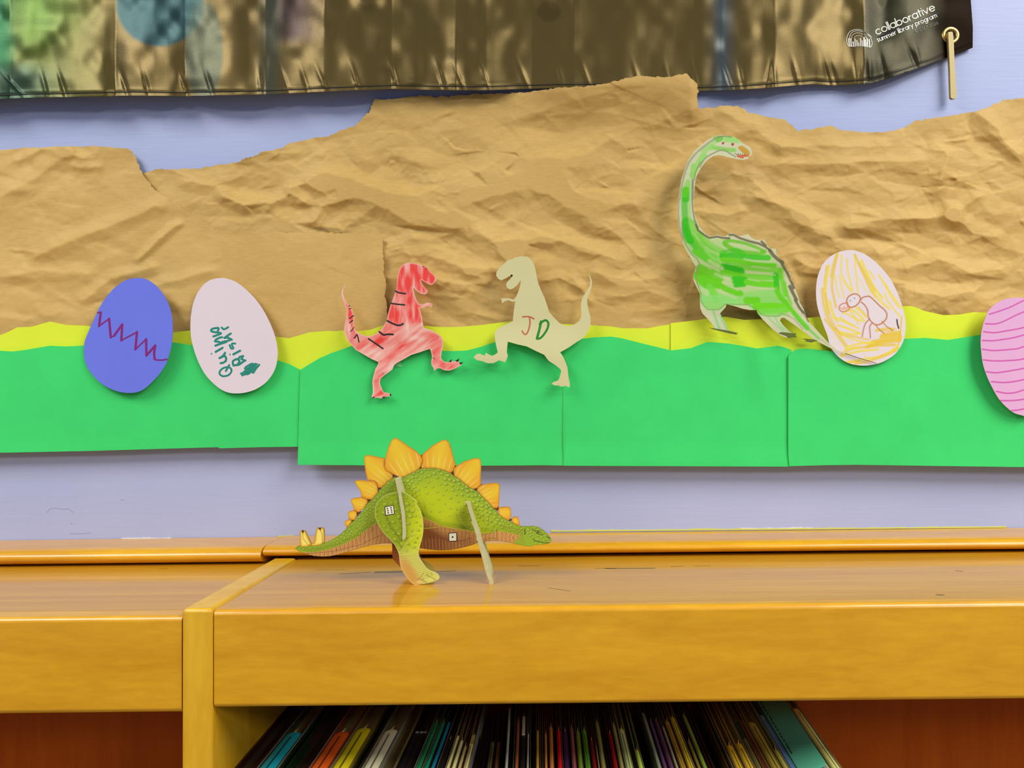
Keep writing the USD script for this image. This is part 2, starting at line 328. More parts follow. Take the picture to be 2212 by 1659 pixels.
# fine cracks in the paint
for pts in (T(0, 550, 2.962, '300,1650 318,1628 350,1622 400,1630 440,1626 470,1650'), T(0, 550, 2.962, '770,1568 796,1572'), T(0, 1120, 2.99, '450,98 520,100 590,92'), T(0, 1120, 2.99, '455,30 470,36')):
    obj('paint_crack', flat(line(pts, 0.8), D, 0.0001), plain('crack_shadow', (132, 138, 176), 0.7) if 'crack' not in M else M['crack'], wall); M['crack'] = L + 'crack_shadow'

# ------------------------------------------------------------------ brown kraft paper hills
def Hm(d): return D - d                        # plane at distance d in front of the wall
R_L = T(0, 0, 2.962, '-900,940 -400,985 -90,970 0,963 60,958 150,945 290,944 430,935 520,938 600,932 670,938 740,945 800,950 830,960 850,972 857,992 872,1012 878,1035 892,1060 896,1083 908,1100 917,1122 945,1160 985,1210 1040,1245 1100,1275 1150,1315 1200,1355 1250,1390 1300,1410 1350,1445 1400,1480') + \
      [(500, 499), (560, 500), (640, 502), (740, 503), (768, 505), (795, 503), (818, 506), (826, 512), (828, 560), (829, 590), (833, 610), (832, 640), (836, 665), (838, 700), (838, 770), (-300, 800)]
R_M = [(430, 530), (270, 420), (262, 392), (309, 374)] + T(0, 0, 2.962, '940,1105 1010,1080 1100,1082 1200,1080 1320,1070 1440,1050 1540,1030 1570,1010 1650,990 1680,970 1800,950 1850,915 1990,890 2100,870 2192,830') + \
      T(740, 0, 2.962, '70,810 150,740 180,700 200,630 260,640 380,625 500,610 600,620 740,610 900,600 1150,595 1290,575 1400,560 1560,555 1700,530 1800,505 1900,485 2060,495 2192,470') + \
      T(1472, 0, 2.962, '40,475 60,500 100,530 110,590 100,620 110,690 200,690 280,675 350,680 410,700 430,720 540,745 660,765 690,790 740,840 860,820 960,803 1000,830 1150,845 1280,850 1370,830 1440,805 1510,770 1640,750 1750,735 1900,705 1980,680 2060,640 2190,628') + \
      [(2260, 205), (2420, 190), (2420, 790), (780, 790), (780, 530), (520, 530)]
def ragged(pts, amp, ymax, seed):
    P = np.array(shapely.segmentize(Polygon(pts).exterior, 3.0).coords)[:-1]
    n = np.random.default_rng(seed).normal(0, 1, (len(P), 2)); n = (n + np.roll(n, 1, 0)) * 0.6
    k = (P[:, 1] < ymax) & (P[:, 0] > -290) & (P[:, 0] < 2410)
    P[k] += amp * n[k] + amp * 1.0 * np.column_stack([noise2(P[k], 14, seed), noise2(P[k], 14, seed + 1)])
    return Polygon(P).buffer(0)
CREASE = [  # (polyline, height mm, width px): sharp ridges seen in the photograph
    ([(1505, 232), (1430, 262), (1340, 290), (1240, 345), (1180, 352), (1080, 410), (1010, 425)], 5.0, 62), ([(700, 392), (740, 405), (858, 439), (1010, 486), (1104, 543)], 5.5, 46),
    ([(1104, 543), (1160, 515), (1210, 520), (1335, 562)], 4.0, 34), ([(1111, 257), (1246, 216), (1348, 189)], 1.6, 22), ([(740, 331), (790, 381), (822, 358), (862, 358)], -1.8, 26),
    ([(858, 429), (976, 395), (1061, 358), (1135, 307)], 3.0, 36), ([(1165, 371), (1182, 388), (1246, 422), (1314, 446), (1370, 440)], 3.2, 34), ([(1179, 392), (1219, 439), (1334, 506), (1385, 556)], 3.4, 42),
    ([(1634, 425), (1708, 452), (1752, 490), (1799, 517)], 4.4, 36), ([(1833, 490), (1911, 473), (1999, 473), (2056, 463)], 4.0, 32), ([(2056, 463), (2103, 503), (2150, 512)], 2.6, 26),
    ([(1793, 517), (1877, 517), (1999, 527), (2046, 533)], -2.4, 28), ([(1688, 317), (1776, 314), (1877, 317), (1907, 313)], 2.0, 22), ([(1688, 354), (1762, 354), (1860, 348), (1978, 348)], 2.4, 30),
    ([(1573, 290), (1634, 280), (1688, 317)], 2.6, 26), ([(2019, 304), (2046, 338), (2026, 405)], 2.2, 24), ([(2113, 246), (2161, 280), (2167, 304), (2201, 334)], 3.0, 28), ([(2113, 425), (2080, 449), (2056, 463)], 1.8, 20),
    ([(1545, 400), (1580, 372), (1620, 385), (1660, 420)], 2.6, 26), ([(1520, 455), (1570, 462), (1600, 455)], 2.0, 18), ([(1560, 240), (1600, 262), (1640, 270)], 2.2, 22),
    ([(78, 553), (169, 513), (270, 476), (340, 445)], 2.0, 26), ([(297, 560), (338, 520), (385, 483)], 2.0, 14), ([(128, 324), (182, 341)], 2.0, 18), ([(0, 425), (84, 380), (140, 335)], 2.0, 34), ([(40, 345), (90, 322), (150, 322)], 1.6, 16),
    ([(160, 358), (215, 360)], 1.4, 14), ([(0, 600), (90, 585), (190, 590)], 1.6, 26), ([(180, 650), (240, 600), (330, 580)], 1.8, 22), ([(310, 625), (390, 600), (460, 585)], 1.4, 20),
    ([(483, 422), (527, 442), (574, 436)], 3.0, 24), ([(587, 439), (625, 419), (658, 436)], 3.2, 22), ([(628, 405), (662, 395), (712, 393)], 2.6, 20), ([(675, 486), (695, 446), (745, 425)], 2.4, 20),
    ([(400, 390), (460, 400), (520, 380)], 2.0, 26), ([(520, 345), (560, 330), (640, 330)], 1.6, 22), ([(800, 560), (870, 545), (960, 560), (1040, 600)], 2.2, 28), ([(900, 590), (960, 610), (1050, 615)], 2.2, 22),
    ([(1290, 590), (1340, 610), (1420, 600)], 2.6, 26), ([(1330, 640), (1400, 630), (1460, 650)], 2.0, 24), ([(1240, 600), (1275, 650)], 1.6, 16), ([(1400, 480), (1440, 520), (1460, 580)], 2.2, 26), ([(1720, 560), (1760, 580), (1800, 575)], 2.0, 22),
    ([(1960, 580), (2030, 560), (2100, 590), (2160, 580)], 2.6, 28), ([(1970, 630), (2040, 640), (2110, 625)], 2.2, 22), ([(1160, 610), (1210, 600), (1250, 620)], 2.2, 20), ([(1010, 590), (1060, 575), (1100, 590)], 1.8, 18)]
def facets(uv, cell, seed, stretch=(1.0, 1.0), rot=0.0):
    r = np.random.default_rng(seed); c, s = math.cos(rot), math.sin(rot)
    q = np.column_stack([(uv[:, 0] * c + uv[:, 1] * s) / stretch[0], (-uv[:, 0] * s + uv[:, 1] * c) / stretch[1]])
    lo, hi = q.min(0) - 3 * cell, q.max(0) + 3 * cell
    n = int(np.prod(hi - lo) / cell ** 2) + 8
    p = r.uniform(lo, hi, (n, 2)); p = np.vstack([p, [lo, hi, (lo[0], hi[1]), (hi[0], lo[1])]])
    return LinearNDInterpolator(p, r.uniform(-1, 1, len(p)), fill_value=0)(q)
def seg_dist(uv, p):
    d = np.full(len(uv), 1e9)
    for a, b in zip(p[:-1], p[1:]):
        ab = b - a; t = np.clip(((uv - a) @ ab) / (ab @ ab), 0, 1); d = np.minimum(d, np.linalg.norm(uv - a - t[:, None] * ab, axis=1))
    return d
def crumple(uv, amp, creases=True):
    wq = uv + 3.0 * np.column_stack([noise2(uv, 16, 88), noise2(uv, 16, 89)])
    patch = 0.45 + 0.9 * np.clip(0.5 + 0.9 * noise2(uv, 170, 90, 2), 0, 1)
    h = amp * (2.5 * facets(wq, 66, 11, (1.7, 0.8), 0.35) + 2.1 * facets(wq, 74, 12, (1.6, 0.8), -0.5) + patch * (2.1 * facets(wq, 30, 13, (1.6, 0.8), 0.2) + 0.62 * facets(wq, 13, 14, (1.4, .9), -.3))) + 0.8 * amp * noise2(uv, 120, 2)
    warp = uv + 5 * np.column_stack([noise2(uv, 30, 8), noise2(uv, 30, 9)])
    if creases:
        for p, a, w in CREASE:
            p = np.array(p, float); lo, hi = p.min(0) - w, p.max(0) + w
            k = np.nonzero((uv[:, 0] > lo[0]) & (uv[:, 0] < hi[0]) & (uv[:, 1] > lo[1]) & (uv[:, 1] < hi[1]))[0]
            if len(k): h[k] += 1.6 * a * np.clip(1 - seg_dist(warp[k], p) / w, 0, 1) ** 1.25
    return h
RLP = Polygon(R_L).buffer(0)
def kraft_main(uv):
    u, v = uv[:, 0], uv[:, 1]
    calm = (1 - 0.55 * sstep(650, 720, v)) * (0.55 + 0.45 * sstep(280, 420, v + 0.06 * np.abs(u - 1100)))
    left = np.where(shapely.contains_xy(RLP, u, v), shapely.distance(RLP.exterior, shapely.points(uv)), 0)
    h = 5.0 + crumple(uv, 1.0) * calm
    h = np.clip(h, 0.6, 11.0 - 1.5 * sstep(640, 700, v))
    h = h * (1 - 0.88 * sstep(1, 16, left))
    lift = sstep(1050, 1250, u) * sstep(300, 165, v) * sstep(1530, 1490, u)
    return (h * (1 - 0.5 * lift) + 25 * lift) / 1000
def kraft_left(uv):
    u, v = uv[:, 0], uv[:, 1]
    h = 3.5 + crumple(uv, 0.50) * (1 - 0.75 * sstep(430, 520, u) * sstep(480, 520, v)) * (1 - 0.5 * sstep(680, 740, v))
    return (np.clip(h, 0.5, 8.0) + 2.6 * sstep(260, 330, u)) / 1000
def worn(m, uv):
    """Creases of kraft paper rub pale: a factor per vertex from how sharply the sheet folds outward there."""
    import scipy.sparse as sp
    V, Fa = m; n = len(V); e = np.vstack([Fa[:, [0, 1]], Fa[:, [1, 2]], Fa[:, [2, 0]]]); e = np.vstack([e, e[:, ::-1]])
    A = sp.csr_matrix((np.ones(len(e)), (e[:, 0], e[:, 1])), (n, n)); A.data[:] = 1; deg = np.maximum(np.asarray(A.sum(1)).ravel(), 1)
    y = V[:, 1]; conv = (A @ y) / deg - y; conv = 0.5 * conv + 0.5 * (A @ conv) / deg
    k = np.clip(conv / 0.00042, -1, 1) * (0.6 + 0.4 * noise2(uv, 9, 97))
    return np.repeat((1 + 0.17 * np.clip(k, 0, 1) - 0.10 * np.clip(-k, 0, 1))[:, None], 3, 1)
RL, RM = ragged(R_L, 0.9, 690, 21), ragged(R_M, 1.1, 640, 22)
m, uv = sheet(RM, Hm(0.0008), 0.0003, 2.7, kraft_main)
p = obj('kraft_paper', m, M['kraft'], smooth=True, col=worn(m, uv))
tag(p, 'large crumpled brown kraft paper torn into a tall hill ridge, reaching over the banner hem', 'brown paper', 'torn brown paper hills')
m, uv = sheet(RL, Hm(0.0042), 0.0003, 4.0, kraft_left)
p = obj('kraft_paper', m, M['kraft'], smooth=True, col=worn(m, uv))
tag(p, 'smoother brown kraft paper sheet overlapping at the far left, behind the violet and white eggs', 'brown paper', 'torn brown paper hills')

# ------------------------------------------------------------------ lime and green strips
def wavy(base, amp, sc, seed):
    return lambda uv: base + amp * (0.5 + 0.5 * noise2(uv, sc, seed, 2))
LT = T(0, 550, 2.962, '-900,480 -400,540 -60,530 0,515 50,496 110,465 200,462 320,428 420,450 560,455 620,470 800,500 1000,505 1110,497 1220,485 1500,500 1765,525 1850,535 1980,497 2100,488 2192,492') + \
     T(700, 530, 3.568, '80,655 250,662 360,650 470,610 620,600 770,620 900,630 1050,628 1200,615 1455,583 1700,600 1980,612 2055,615 2212,625') + [(1345, 709), (1400, 709), (1420, 705), (1452, 700)]
LR = [(1449, 698), (1476, 695), (1510, 691), (1533, 687), (1567, 684), (1608, 691), (1655, 689), (1710, 690), (1771, 684), (1830, 672), (1900, 668)] + T(1700, 500, 3.189, '800,515 860,513 950,548 1080,577 1180,573 1290,555 1380,560') + [(2180, 678), (2260, 674), (2420, 690)]
cut = Polygon(LT + [(1452, 800), (-20, 800)])
m, uv = sheet(Polygon(LT + [(1452, 800), (655, 815), (-300, 800)]).buffer(0), Hm(0.0130), 0.0003, 9, wavy(0, 0.0012, 90, 31))
tag(obj('lime_strip', m, M['lime'], smooth=True), 'long lime yellow wavy paper strip running from the left edge behind both tyrannosaurs', 'paper strip', 'lime paper strips')
m, uv = sheet(Polygon(LR + [(2420, 800), (1449, 800)]).buffer(0), Hm(0.0140), 0.0003, 7, lambda q: 0.0004 + 0.0011 * (0.5 + 0.5 * np.sin(q[:, 0] / 17.0)) * sstep(1560, 1620, q[:, 0]) * sstep(1800, 1740, q[:, 0]) + 0.0006 * (noise2(q, 80, 33, 2) + 1))
tag(obj('lime_strip', m, M['lime'], smooth=True), 'lime yellow wavy paper strip at right, under the long-necked green dinosaur', 'paper strip', 'lime paper strips')
G1 = [(-300, 752), (-150, 764)] + T(0, 550, 2.962, '-60,612 0,615 80,620 160,610 320,583 420,588 540,582 800,565 1100,560 1220,578 1500,620 1770,675 1850,700 1925,738') + [(662, 795), (662, 964), (640, 965), (560, 966), (475, 968.5), (470, 966), (400, 968), (300, 971), (200, 974), (0, 978), (-300, 983)]
G2 = [(648.5, 799)] + T(0, 550, 2.962, '1990,695 2050,660 2120,630 2192,605') + T(700, 530, 3.568, '210,775 400,760 700,790 915,812 1000,815 1100,810 1200,785 1310,748 1500,720 1700,735 1848,735') + [(1217.5, 780), (1217.6, 1005.6), (1172, 1005), (1050, 1006), (900, 1006), (760, 1005), (643, 1004), (646, 900)]
G3 = [(1217.2, 737)] + T(700, 530, 3.568, '2000,718 2100,708 2212,703') + [(1340, 730), (1400, 745), (1450, 757)] + T(1480, 600, 5.027, '0,772 60,765 240,697 480,715 640,742 780,768 1010,738 1100,762 1160,785 1150,800') + [(1712, 775), (1712, 1008), (1700, 1008), (1450, 1007), (1217.6, 1006)]
G4 = T(1700, 500, 3.189, '10,860 25,838 60,812 140,807 300,825 500,790 800,740 950,733 1110,747 1250,725 1330,712 1450,705 1640,715') + [(2260, 722), (2420, 740), (2420, 1013), (2212, 1009), (2100, 1007.5), (1990, 1006), (1850, 1004), (1780, 1005), (1705, 1007), (1703, 980)]
for P, d, th, f, lab in ((G1, 0.0158, .0003, wavy(0.0002, 0.0010, 120, 41), 'green construction paper hill at the far left, its bottom edge higher than the others'),
                     (G2, 0.0172, .0003, lambda q: 0.0002 + 0.0012 * (0.5 + 0.5 * noise2(q, 150, 42, 2)) + 0.0012 * sstep(950, 1005, q[:, 1]), 'green construction paper hill sheet behind the red tyrannosaur legs'),
                     (G3, 0.0179, .0003, lambda q: 0.0002 + 0.0012 * (0.5 + 0.5 * noise2(q, 110, 43, 2)) + 0.0012 * sstep(950, 1005, q[:, 1]) + 0.0028 * np.exp(-((q[:, 0] - 1640) / 22) ** 2) * sstep(880, 760, q[:, 1]) - 0.0008 * np.exp(-((q[:, 0] - 1600) / 18) ** 2) * sstep(860, 760, q[:, 1]), 'green construction paper hill sheet under the tan tyrannosaur, with buckled upper edge'),
                     (G4, 0.0205, .0003, wavy(0.0002, 0.0012, 120, 44), 'green construction paper hill at the far right, below the yellow and pink eggs')):
    m, uv = sheet(Polygon(P).buffer(0), Hm(d), th, 7, f)
    tag(obj('green_paper', m, M['green'], smooth=True), lab, 'green paper', 'green paper hills')

M['cut_edge'] = plain('pale_green_edge', (122, 224, 130), .8)
g3 = stage.GetPrimAtPath('/World/green_paper_002')
obj('cut_edge', flat(line([(1217.6, 842), (1217.9, 1005)], 1.1), Hm(0.0186), 0.0001, lambda q: 0.0002 + 0.0012 * (0.5 + 0.5 * noise2(q, 110, 43, 2)) + 0.0012 * sstep(950, 1005, q[:, 1])), M['cut_edge'], g3)
# ------------------------------------------------------------------ paper eggs
def tabs(root, spots, Y_front, depth):
    """Rolls of tape that hold a cut-out off the paper behind it."""
    for (u, v) in spots:
        c = onY((u, v), Y_front)[0]
        cy = trimesh.creation.cylinder(0.5, 1.0, sections=14); q = np.array(cy.vertices); q = q[:, [0, 1, 2]]
        q = np.column_stack([c[0] + q[:, 2] * 0.012, c[1] + 0.0001 + (q[:, 1] + 0.5) * depth, c[2] + q[:, 0] * 0.008])
        obj('tape_roll', (q, np.array(cy.faces)), M['white'], root, smooth=40)
def tilt(u0, u1, lo, hi, v0=0, v1=1, vhi=0): return lambda q: lo + (hi - lo) * (q[:, 0] - u0) / (u1 - u0) + vhi * (q[:, 1] - v0) / (v1 - v0)
E1 = spline(T(170, 590, 6.145, '770,65 860,70 960,115 1060,200 1140,310 1200,430 1235,560 1248,700 1245,850 1225,990 1190,1120 1150,1220 1080,1330 980,1440 880,1530 790,1575 690,1590 560,1580 420,1535 300,1465 200,1370 120,1260 80,1150 70,1020 80,910 120,800 160,710 210,600 270,470 350,340 450,220 560,130 660,80'))
E2 = spline(T(400, 590, 6.145, '470,65 560,75 680,120 800,210 920,330 1030,480 1120,650 1190,830 1225,1000 1225,1120 1200,1250 1140,1370 1050,1470 930,1545 800,1585 680,1597 570,1585 470,1540 370,1460 270,1350 190,1210 130,1060 85,890 70,740 75,580 100,430 140,310 190,220 260,140 350,85'))
E3 = spline(T(1750, 530, 6.145, '520,63 620,75 740,125 860,215 980,335 1080,470 1160,630 1220,800 1260,960 1270,1080 1255,1210 1210,1330 1130,1440 1020,1520 900,1570 760,1595 620,1590 500,1560 400,1500 320,1420 265,1340 230,1200 180,1070 130,930 95,800 80,680 80,560 95,440 130,330 190,220 280,140 390,85'))
E4 = spline(T(2090, 620, 5.53, '500,135 420,155 340,200 260,270 210,380 175,500 157,640 165,780 185,920 230,1060 290,1190 370,1330 460,1430 550,1500 640,1530') + [(2222, 898), (2262, 880), (2290, 840), (2304, 790), (2303, 740), (2290, 700), (2265, 668), (2235, 650), (2205, 643)])
EG = 'paper eggs on the wall'
# violet egg
b1, f1 = Hm(0.0195), tilt(182, 373, 0.0004, 0.0090)
eg = thing('paper_egg', 'violet paper egg with a plum zigzag marker line, leftmost egg on the wall', 'paper egg', EG, onY((276, 725), b1)[0])
obj('card', sheet(E1, b1, 0.0004, 8, f1)[0], M['lilac'], eg)
Z = T(170, 590, 6.145, '192,632 235,525 292,522 270,702 403,605 425,852 470,830 578,680 565,893 773,783 752,1012 895,876 898,1095 1016,960 1000,1060 1008,1140 1030,1153 1110,1155 1172,1143')
def g2(*a): return unary_union(list(a))
zz = [line(Z[:2], 1.2)] + [line([a, b], 5.0 if abs(a[1] - b[1]) > abs(a[0] - b[0]) else 3.3) for a, b in zip(Z[1:-1], Z[2:])]
obj('zigzag_line', flat(g2(*zz).intersection(Polygon(E1)), b1 - 0.0004, 0.0001, f1), M['ink_plum'], eg)
tabs(eg, [(240, 700)], b1, 0.001)
# white egg with two handwritten words
b2, f2 = Hm(0.0195), tilt(412, 600, 0.0008, 0.0035)
eg = thing('paper_egg', 'plain white paper egg with teal handwriting running upward', 'paper egg', EG, onY((505, 725), b2)[0])
obj('card', sheet(E2, b2, 0.0004, 8, f2)[0], M['white'], eg)
hw = []
for s, w, sm in (('500,1370 462,1345 458,1310 490,1270 540,1250 585,1250 615,1285 600,1330 560,1360 500,1370', 3.4, 1), ('540,1298 560,1265 585,1220', 3.6, 0), ('470,1195 505,1190 540,1165 545,1130 525,1095 455,1128 500,1100 530,1058', 3.8, 0), ('405,1045 495,992', 4.0, 0),
                 ('402,962 500,925', 4.0, 0), ('402,962 485,930 440,910 395,905 410,880 460,855 490,850', 3.8, 0), ('405,960 545,915 520,905', 3.4, 0), ('375,840 475,800 405,785 348,770 360,740 440,728 432,770', 3.8, 1),
                 ('640,1225 715,1215 790,1160', 4.0, 0), ('640,1225 632,1175 660,1150 700,1140 720,1170 700,1205', 3.8, 1), ('700,1150 725,1110 770,1100 745,1140 800,1160', 3.6, 0), ('640,1078 728,1030', 4.0, 0),
                 ('590,955 610,1000 640,995 620,955 625,935 665,935', 3.4, 1), ('490,915 560,900 615,880 560,855 520,860 560,830 605,802', 3.8, 0), ('545,840 615,882 620,885', 3.4, 0), ('485,722 515,745 570,718', 3.6, 1)):
    hw.append(line(T(400, 590, 6.145, s), w * 1.18, sm))
hw += [Point(*T(400, 590, 6.145, '348,1070')[0]).buffer(1.6), Point(*T(400, 590, 6.145, '594,1080')[0]).buffer(1.6)]
obj('handwriting', flat(g2(*hw), b2 - 0.0004, 0.0001, f2), M['ink_teal'], eg)
sc = [line(T(400, 590, 6.145, s), 3.6) for s in ('740,1330 760,1360 840,1290 790,1340', '745,1340 900,1200', '765,1355 930,1200', '790,1350 955,1205', '820,1345 985,1215', '840,1340 960,1240', '790,1265 810,1240 880,1200', '905,1325 940,1270 985,1218', '870,1310 900,1320', '800,1270 850,1250')]
obj('scribble', flat(g2(*sc), b2 - 0.0004, 0.0001, f2), M['ink_teal'], eg)
tabs(eg, [(505, 720)], b2, 0.0015)
# egg with yellow shading and a drawn hatchling
b3, f3 = Hm(0.0235), tilt(1763, 1957, 0.0006, 0.0016)
eg = thing('paper_egg', 'white paper egg shaded yellow around a drawn orange hatchling, touching the green tail tip', 'paper egg', EG, onY((1858, 665), b3)[0])
m3, uv3 = sheet(E3, b3, 0.0004, 1.15, f3)
c3 = np.tile(lin(229, 214, 212), (len(uv3), 1))
YL, YD = (236, 214, 50), (230, 194, 6)
def e3(s): return T(1750, 530, 6.145, s)
for s, w, c, o in (('365,110 330,260 300,420 290,560 320,720 345,820', 5.5, YD, .75), ('350,120 300,300 280,420', 6, YD, .7), ('225,280 200,450 190,600', 6, YD, .7), ('420,130 410,300 430,420 480,520 545,600', 4.5, YL, .75), ('490,180 500,330 530,480 560,600', 4.5, YL, .75), ('595,125 600,300 620,480 635,640', 4.2, YL, .75),
                   ('595,130 680,320 790,560 870,680', 6, YD, .75), ('680,200 760,380 850,560 960,700', 6, YL, .85), ('650,240 760,440 850,600', 6, YD, .65), ('790,345 850,440', 4, YL, .8), ('915,395 1000,540 1090,700 1180,820', 4.5, YL, .85), ('985,495 1080,640 1215,830', 4, YL, .7), ('990,640 1050,770 1190,940', 4, YL, .8), ('800,560 900,700 1040,830', 5, YL, .7), ('870,690 960,780 1060,850', 3.5, YL, .6),
                   ('250,270 215,470 200,640 240,900', 6, YL, .8), ('160,580 175,760 230,960 330,1120', 6, YD, .7), ('200,640 250,900 340,1100 480,1330', 6, YD, .6), ('190,980 300,1110 420,1280 480,1350', 5, YD, .7), ('260,740 300,900 360,1010', 6, YL, .8), ('310,950 440,1010 560,1060', 5, YL, .7), ('330,400 350,560 385,690', 4, YL, .7), ('390,400 420,560 450,690', 4, YL, .7), ('440,440 500,560 560,640', 3.4, YL, .6), ('640,430 720,560 790,660', 2.6, YL, .6),
                   ('430,905 530,870 640,1040', 4, YL, .8), ('470,900 580,960 690,1010', 4.4, YL, .8), ('540,850 620,900 720,1000', 4.4, YL, .85), ('600,820 660,870 740,950', 4.4, YL, .85), ('640,815 700,880 745,940', 4, YD, .6), ('400,960 520,1040 640,1100', 4.6, YL, .8), ('370,1060 520,1110 660,1170', 5, YL, .85), ('390,1150 560,1180 640,1170', 5.5, YL, .8), ('340,1100 420,1180 560,1210 770,1250', 5, YD, .7), ('400,1180 600,1260 800,1300', 4, YL, .8),
                   ('240,1200 420,1250 560,1290', 2, YL, .5), ('300,1300 440,1330', 2, YL, .5), ('1215,950 1190,1200 1160,1350', 4, YD, .8), ('880,1125 1010,1105 1130,1110', 5, YD, .75), ('870,1140 960,1130 1100,1140', 4, YD, .7), ('950,1190 1060,1170 1190,1150', 7, YD, .8), ('940,1220 1050,1200 1190,1180', 7, YD, .85), ('830,1280 1000,1250 1200,1215', 8, YD, .85), ('780,1330 960,1290 1190,1260', 8, YD, .85), ('740,1350 900,1330 1120,1320', 6, YD, .8),
                   ('480,1350 640,1310 840,1290', 5, YL, .8), ('420,1440 560,1370 760,1350', 6, YD, .7), ('410,1470 540,1430 700,1400 900,1380', 5, YL, .85), ('470,1380 640,1360', 6, YL, .8), ('480,1550 620,1530 760,1500 900,1480 1120,1390', 5, YL, .85), ('600,1570 760,1540 1000,1460 1170,1370', 6, YD, .75), ('500,1560 640,1540', 5, YD, .6), ('720,1440 740,1480', 3, YL, .6), ('1060,1420 1170,1330', 5, YL, .9)):
    stroke(c3, uv3, e3(s), w, c, o, 0.9, True)
OR = (192, 122, 66)
for s, w, c, o in (('655,745 668,700 640,660 590,645 530,665 490,710 488,770 510,810 550,822 600,805 640,770 690,700 740,680 790,680 850,730 920,800 980,850 1015,900 1015,960 980,1010 920,1050 860,1050 800,1000 770,940 765,870 730,800 680,755', 3.0, OR, .95),
                   ('790,975 740,1030 715,1090 690,1210', 2.8, OR, .9), ('820,1035 790,1080 795,1150 800,1230', 2.8, OR, .9), ('870,1050 910,1110 985,1170', 2.6, (196, 130, 40), .9), ('955,1010 1020,1080 1100,1130', 2.6, (196, 130, 50), .9),
                   ('500,765 440,770 395,800 385,840 410,875 450,880 500,860 525,830 490,770', 2.6, (206, 128, 70), .95), ('400,830 440,850 450,820 480,845 500,810 520,840', 2.4, (226, 140, 66), .8)):
    stroke(c3, uv3, e3(s), w, c, o, 0.7, True)
for s, w in (('1152,985 1158,1040 1175,1100', 3.0),): stroke(c3, uv3, e3(s), w, (60, 36, 20), 1, .6)
for s in ('532,733 534,735', '588,703 590,705'): stroke(c3, uv3, e3(s), 2.6, (116, 128, 128), 1, .6)
obj('card', m3, M['print'], eg, col=c3)
tabs(eg, [(1860, 700)], b3, 0.0012)
# pink egg
b4, f4 = Hm(0.0250), tilt(2118, 2300, 0.0085, 0.0005)
eg = thing('paper_egg', 'pink paper egg with wavy pink marker stripes, cut by the right edge of the photo', 'paper egg', EG, onY((2210, 770), b4)[0])
obj('card', sheet(E4, b4, 0.0004, 8, f4)[0], M['pink'], eg)
for s in ('262,325 400,280 520,235 640,175 760,120', '215,437 330,440 430,410 560,345 675,295 800,250', '195,533 320,545 450,525 600,500 675,482 900,440', '178,638 310,640 450,622 570,600 675,572 900,520', '178,743 310,758 450,750 600,735 675,712 900,680', '190,870 320,882 450,880 600,870 675,858 920,840', '225,1012 340,1023 450,1010 600,985 675,970 920,930', '287,1130 430,1140 560,1128 675,1105 930,1060', '345,1245 460,1268 570,1260 675,1228 930,1160', '392,1357 540,1355 675,1340 900,1300', '530,1475 600,1470 675,1455 860,1420'):
    obj('marker_stripe', flat(line(T(2090, 620, 5.53, s), 3.1, True).intersection(Polygon(E4)), b4 - 0.0004, 0.0001, f4), M['ink_pink'], eg)
tabs(eg, [(2205, 780)], b4, 0.004)

# ------------------------------------------------------------------ red and tan tyrannosaur cut-outs
def r5(s): return T(720, 550, 7.373, s)
def r6(s): return T(720, 680, 7.373, s)
REX = r5('208,458 165,510 140,570 130,640 150,710 185,800 215,860 220,930 205,1020 185,1110 172,1190 185,1270 215,1340 250,1400 300,1450') + \
      r6('360,560 480,630 600,700 722,755 700,810 670,860 650,930 630,1010 622,1080 630,1160 630,1250 610,1300 612,1330 650,1330 700,1315 740,1330 790,1325 840,1305 890,1300 925,1275 905,1255 850,1240 800,1230 770,1170 745,1110 740,1060 760,1010 820,960 890,910 940,870 970,800 1010,770 1100,720 1240,640 1400,590 1540,540 1560,600 1575,680 1560,740 1565,800 1600,850 1605,895 1650,855 1700,850 1770,885 1850,890 1920,865 1990,830 2030,805 2062,758 2005,762 1985,742 2005,700 1940,735 1900,752 1888,712 1840,748 1800,755 1750,735 1715,690 1725,600 1745,500 1745,400 1720,350 1660,300 1590,260 1530,235 1440,210') + \
      r5('1430,1130 1425,1090 1410,1000 1390,920 1370,850 1440,845 1480,815 1520,815 1565,850 1562,822 1575,790 1540,770 1490,765 1440,790 1380,800 1350,770 1310,690 1285,600 1270,515 1320,570 1390,620 1450,635 1490,620 1502,570 1492,556 1485,562 1480,545 1472,548 1470,532 1458,530 1456,515 1445,512 1440,495 1430,490 1425,475 1412,462 1405,440 1393,420 1400,408 1425,415 1440,432 1455,432 1462,446 1478,444 1484,460 1500,458 1508,472 1520,466 1530,482 1545,474 1556,490 1600,460 1640,400 1635,360 1590,310 1530,260 1480,200 1440,180 1390,165 1330,140 1240,125 1150,140 1090,175 1050,240 1025,320 1015,400 1010,500 995,570 970,650 930,760 900,840 870,950 855,1050 820,1110 770,1180 710,1240 640,1280 570,1300 490,1290 430,1260 370,1230 330,1170 325,1090 328,1000 320,930 290,860 240,800 205,750 170,680 152,610 160,550 190,490')
bR, fR = Hm(0.0245), (lambda q: 0.0 + 0.0015 * sstep(760, 700, q[:, 1]))
rex = thing('paper_tyrannosaur', 'red crayoned paper tyrannosaur with black stripes, striding right', 'paper dinosaur', 'paper dinosaurs on the wall', onY((860, 720), bR)[0])
mR, uvR = sheet(REX, bR, 0.0004, 1.3, fR)
white, red = lin(245, 200, 180), lin(238, 58, 50)
u, v = uvR[:, 0], uvR[:, 1]
def streak(uv, ang, long, short, seed):
    c, s = math.cos(ang), math.sin(ang); a, b = uv[:, 0] * c + uv[:, 1] * s, -uv[:, 0] * s + uv[:, 1] * c
    return meshkit.fbm(np.column_stack([a / long, b / short, np.full(len(a), seed * 3.7)]), 4, seed)
neck = sstep(720, 690, v + 0.25 * (u - 850))
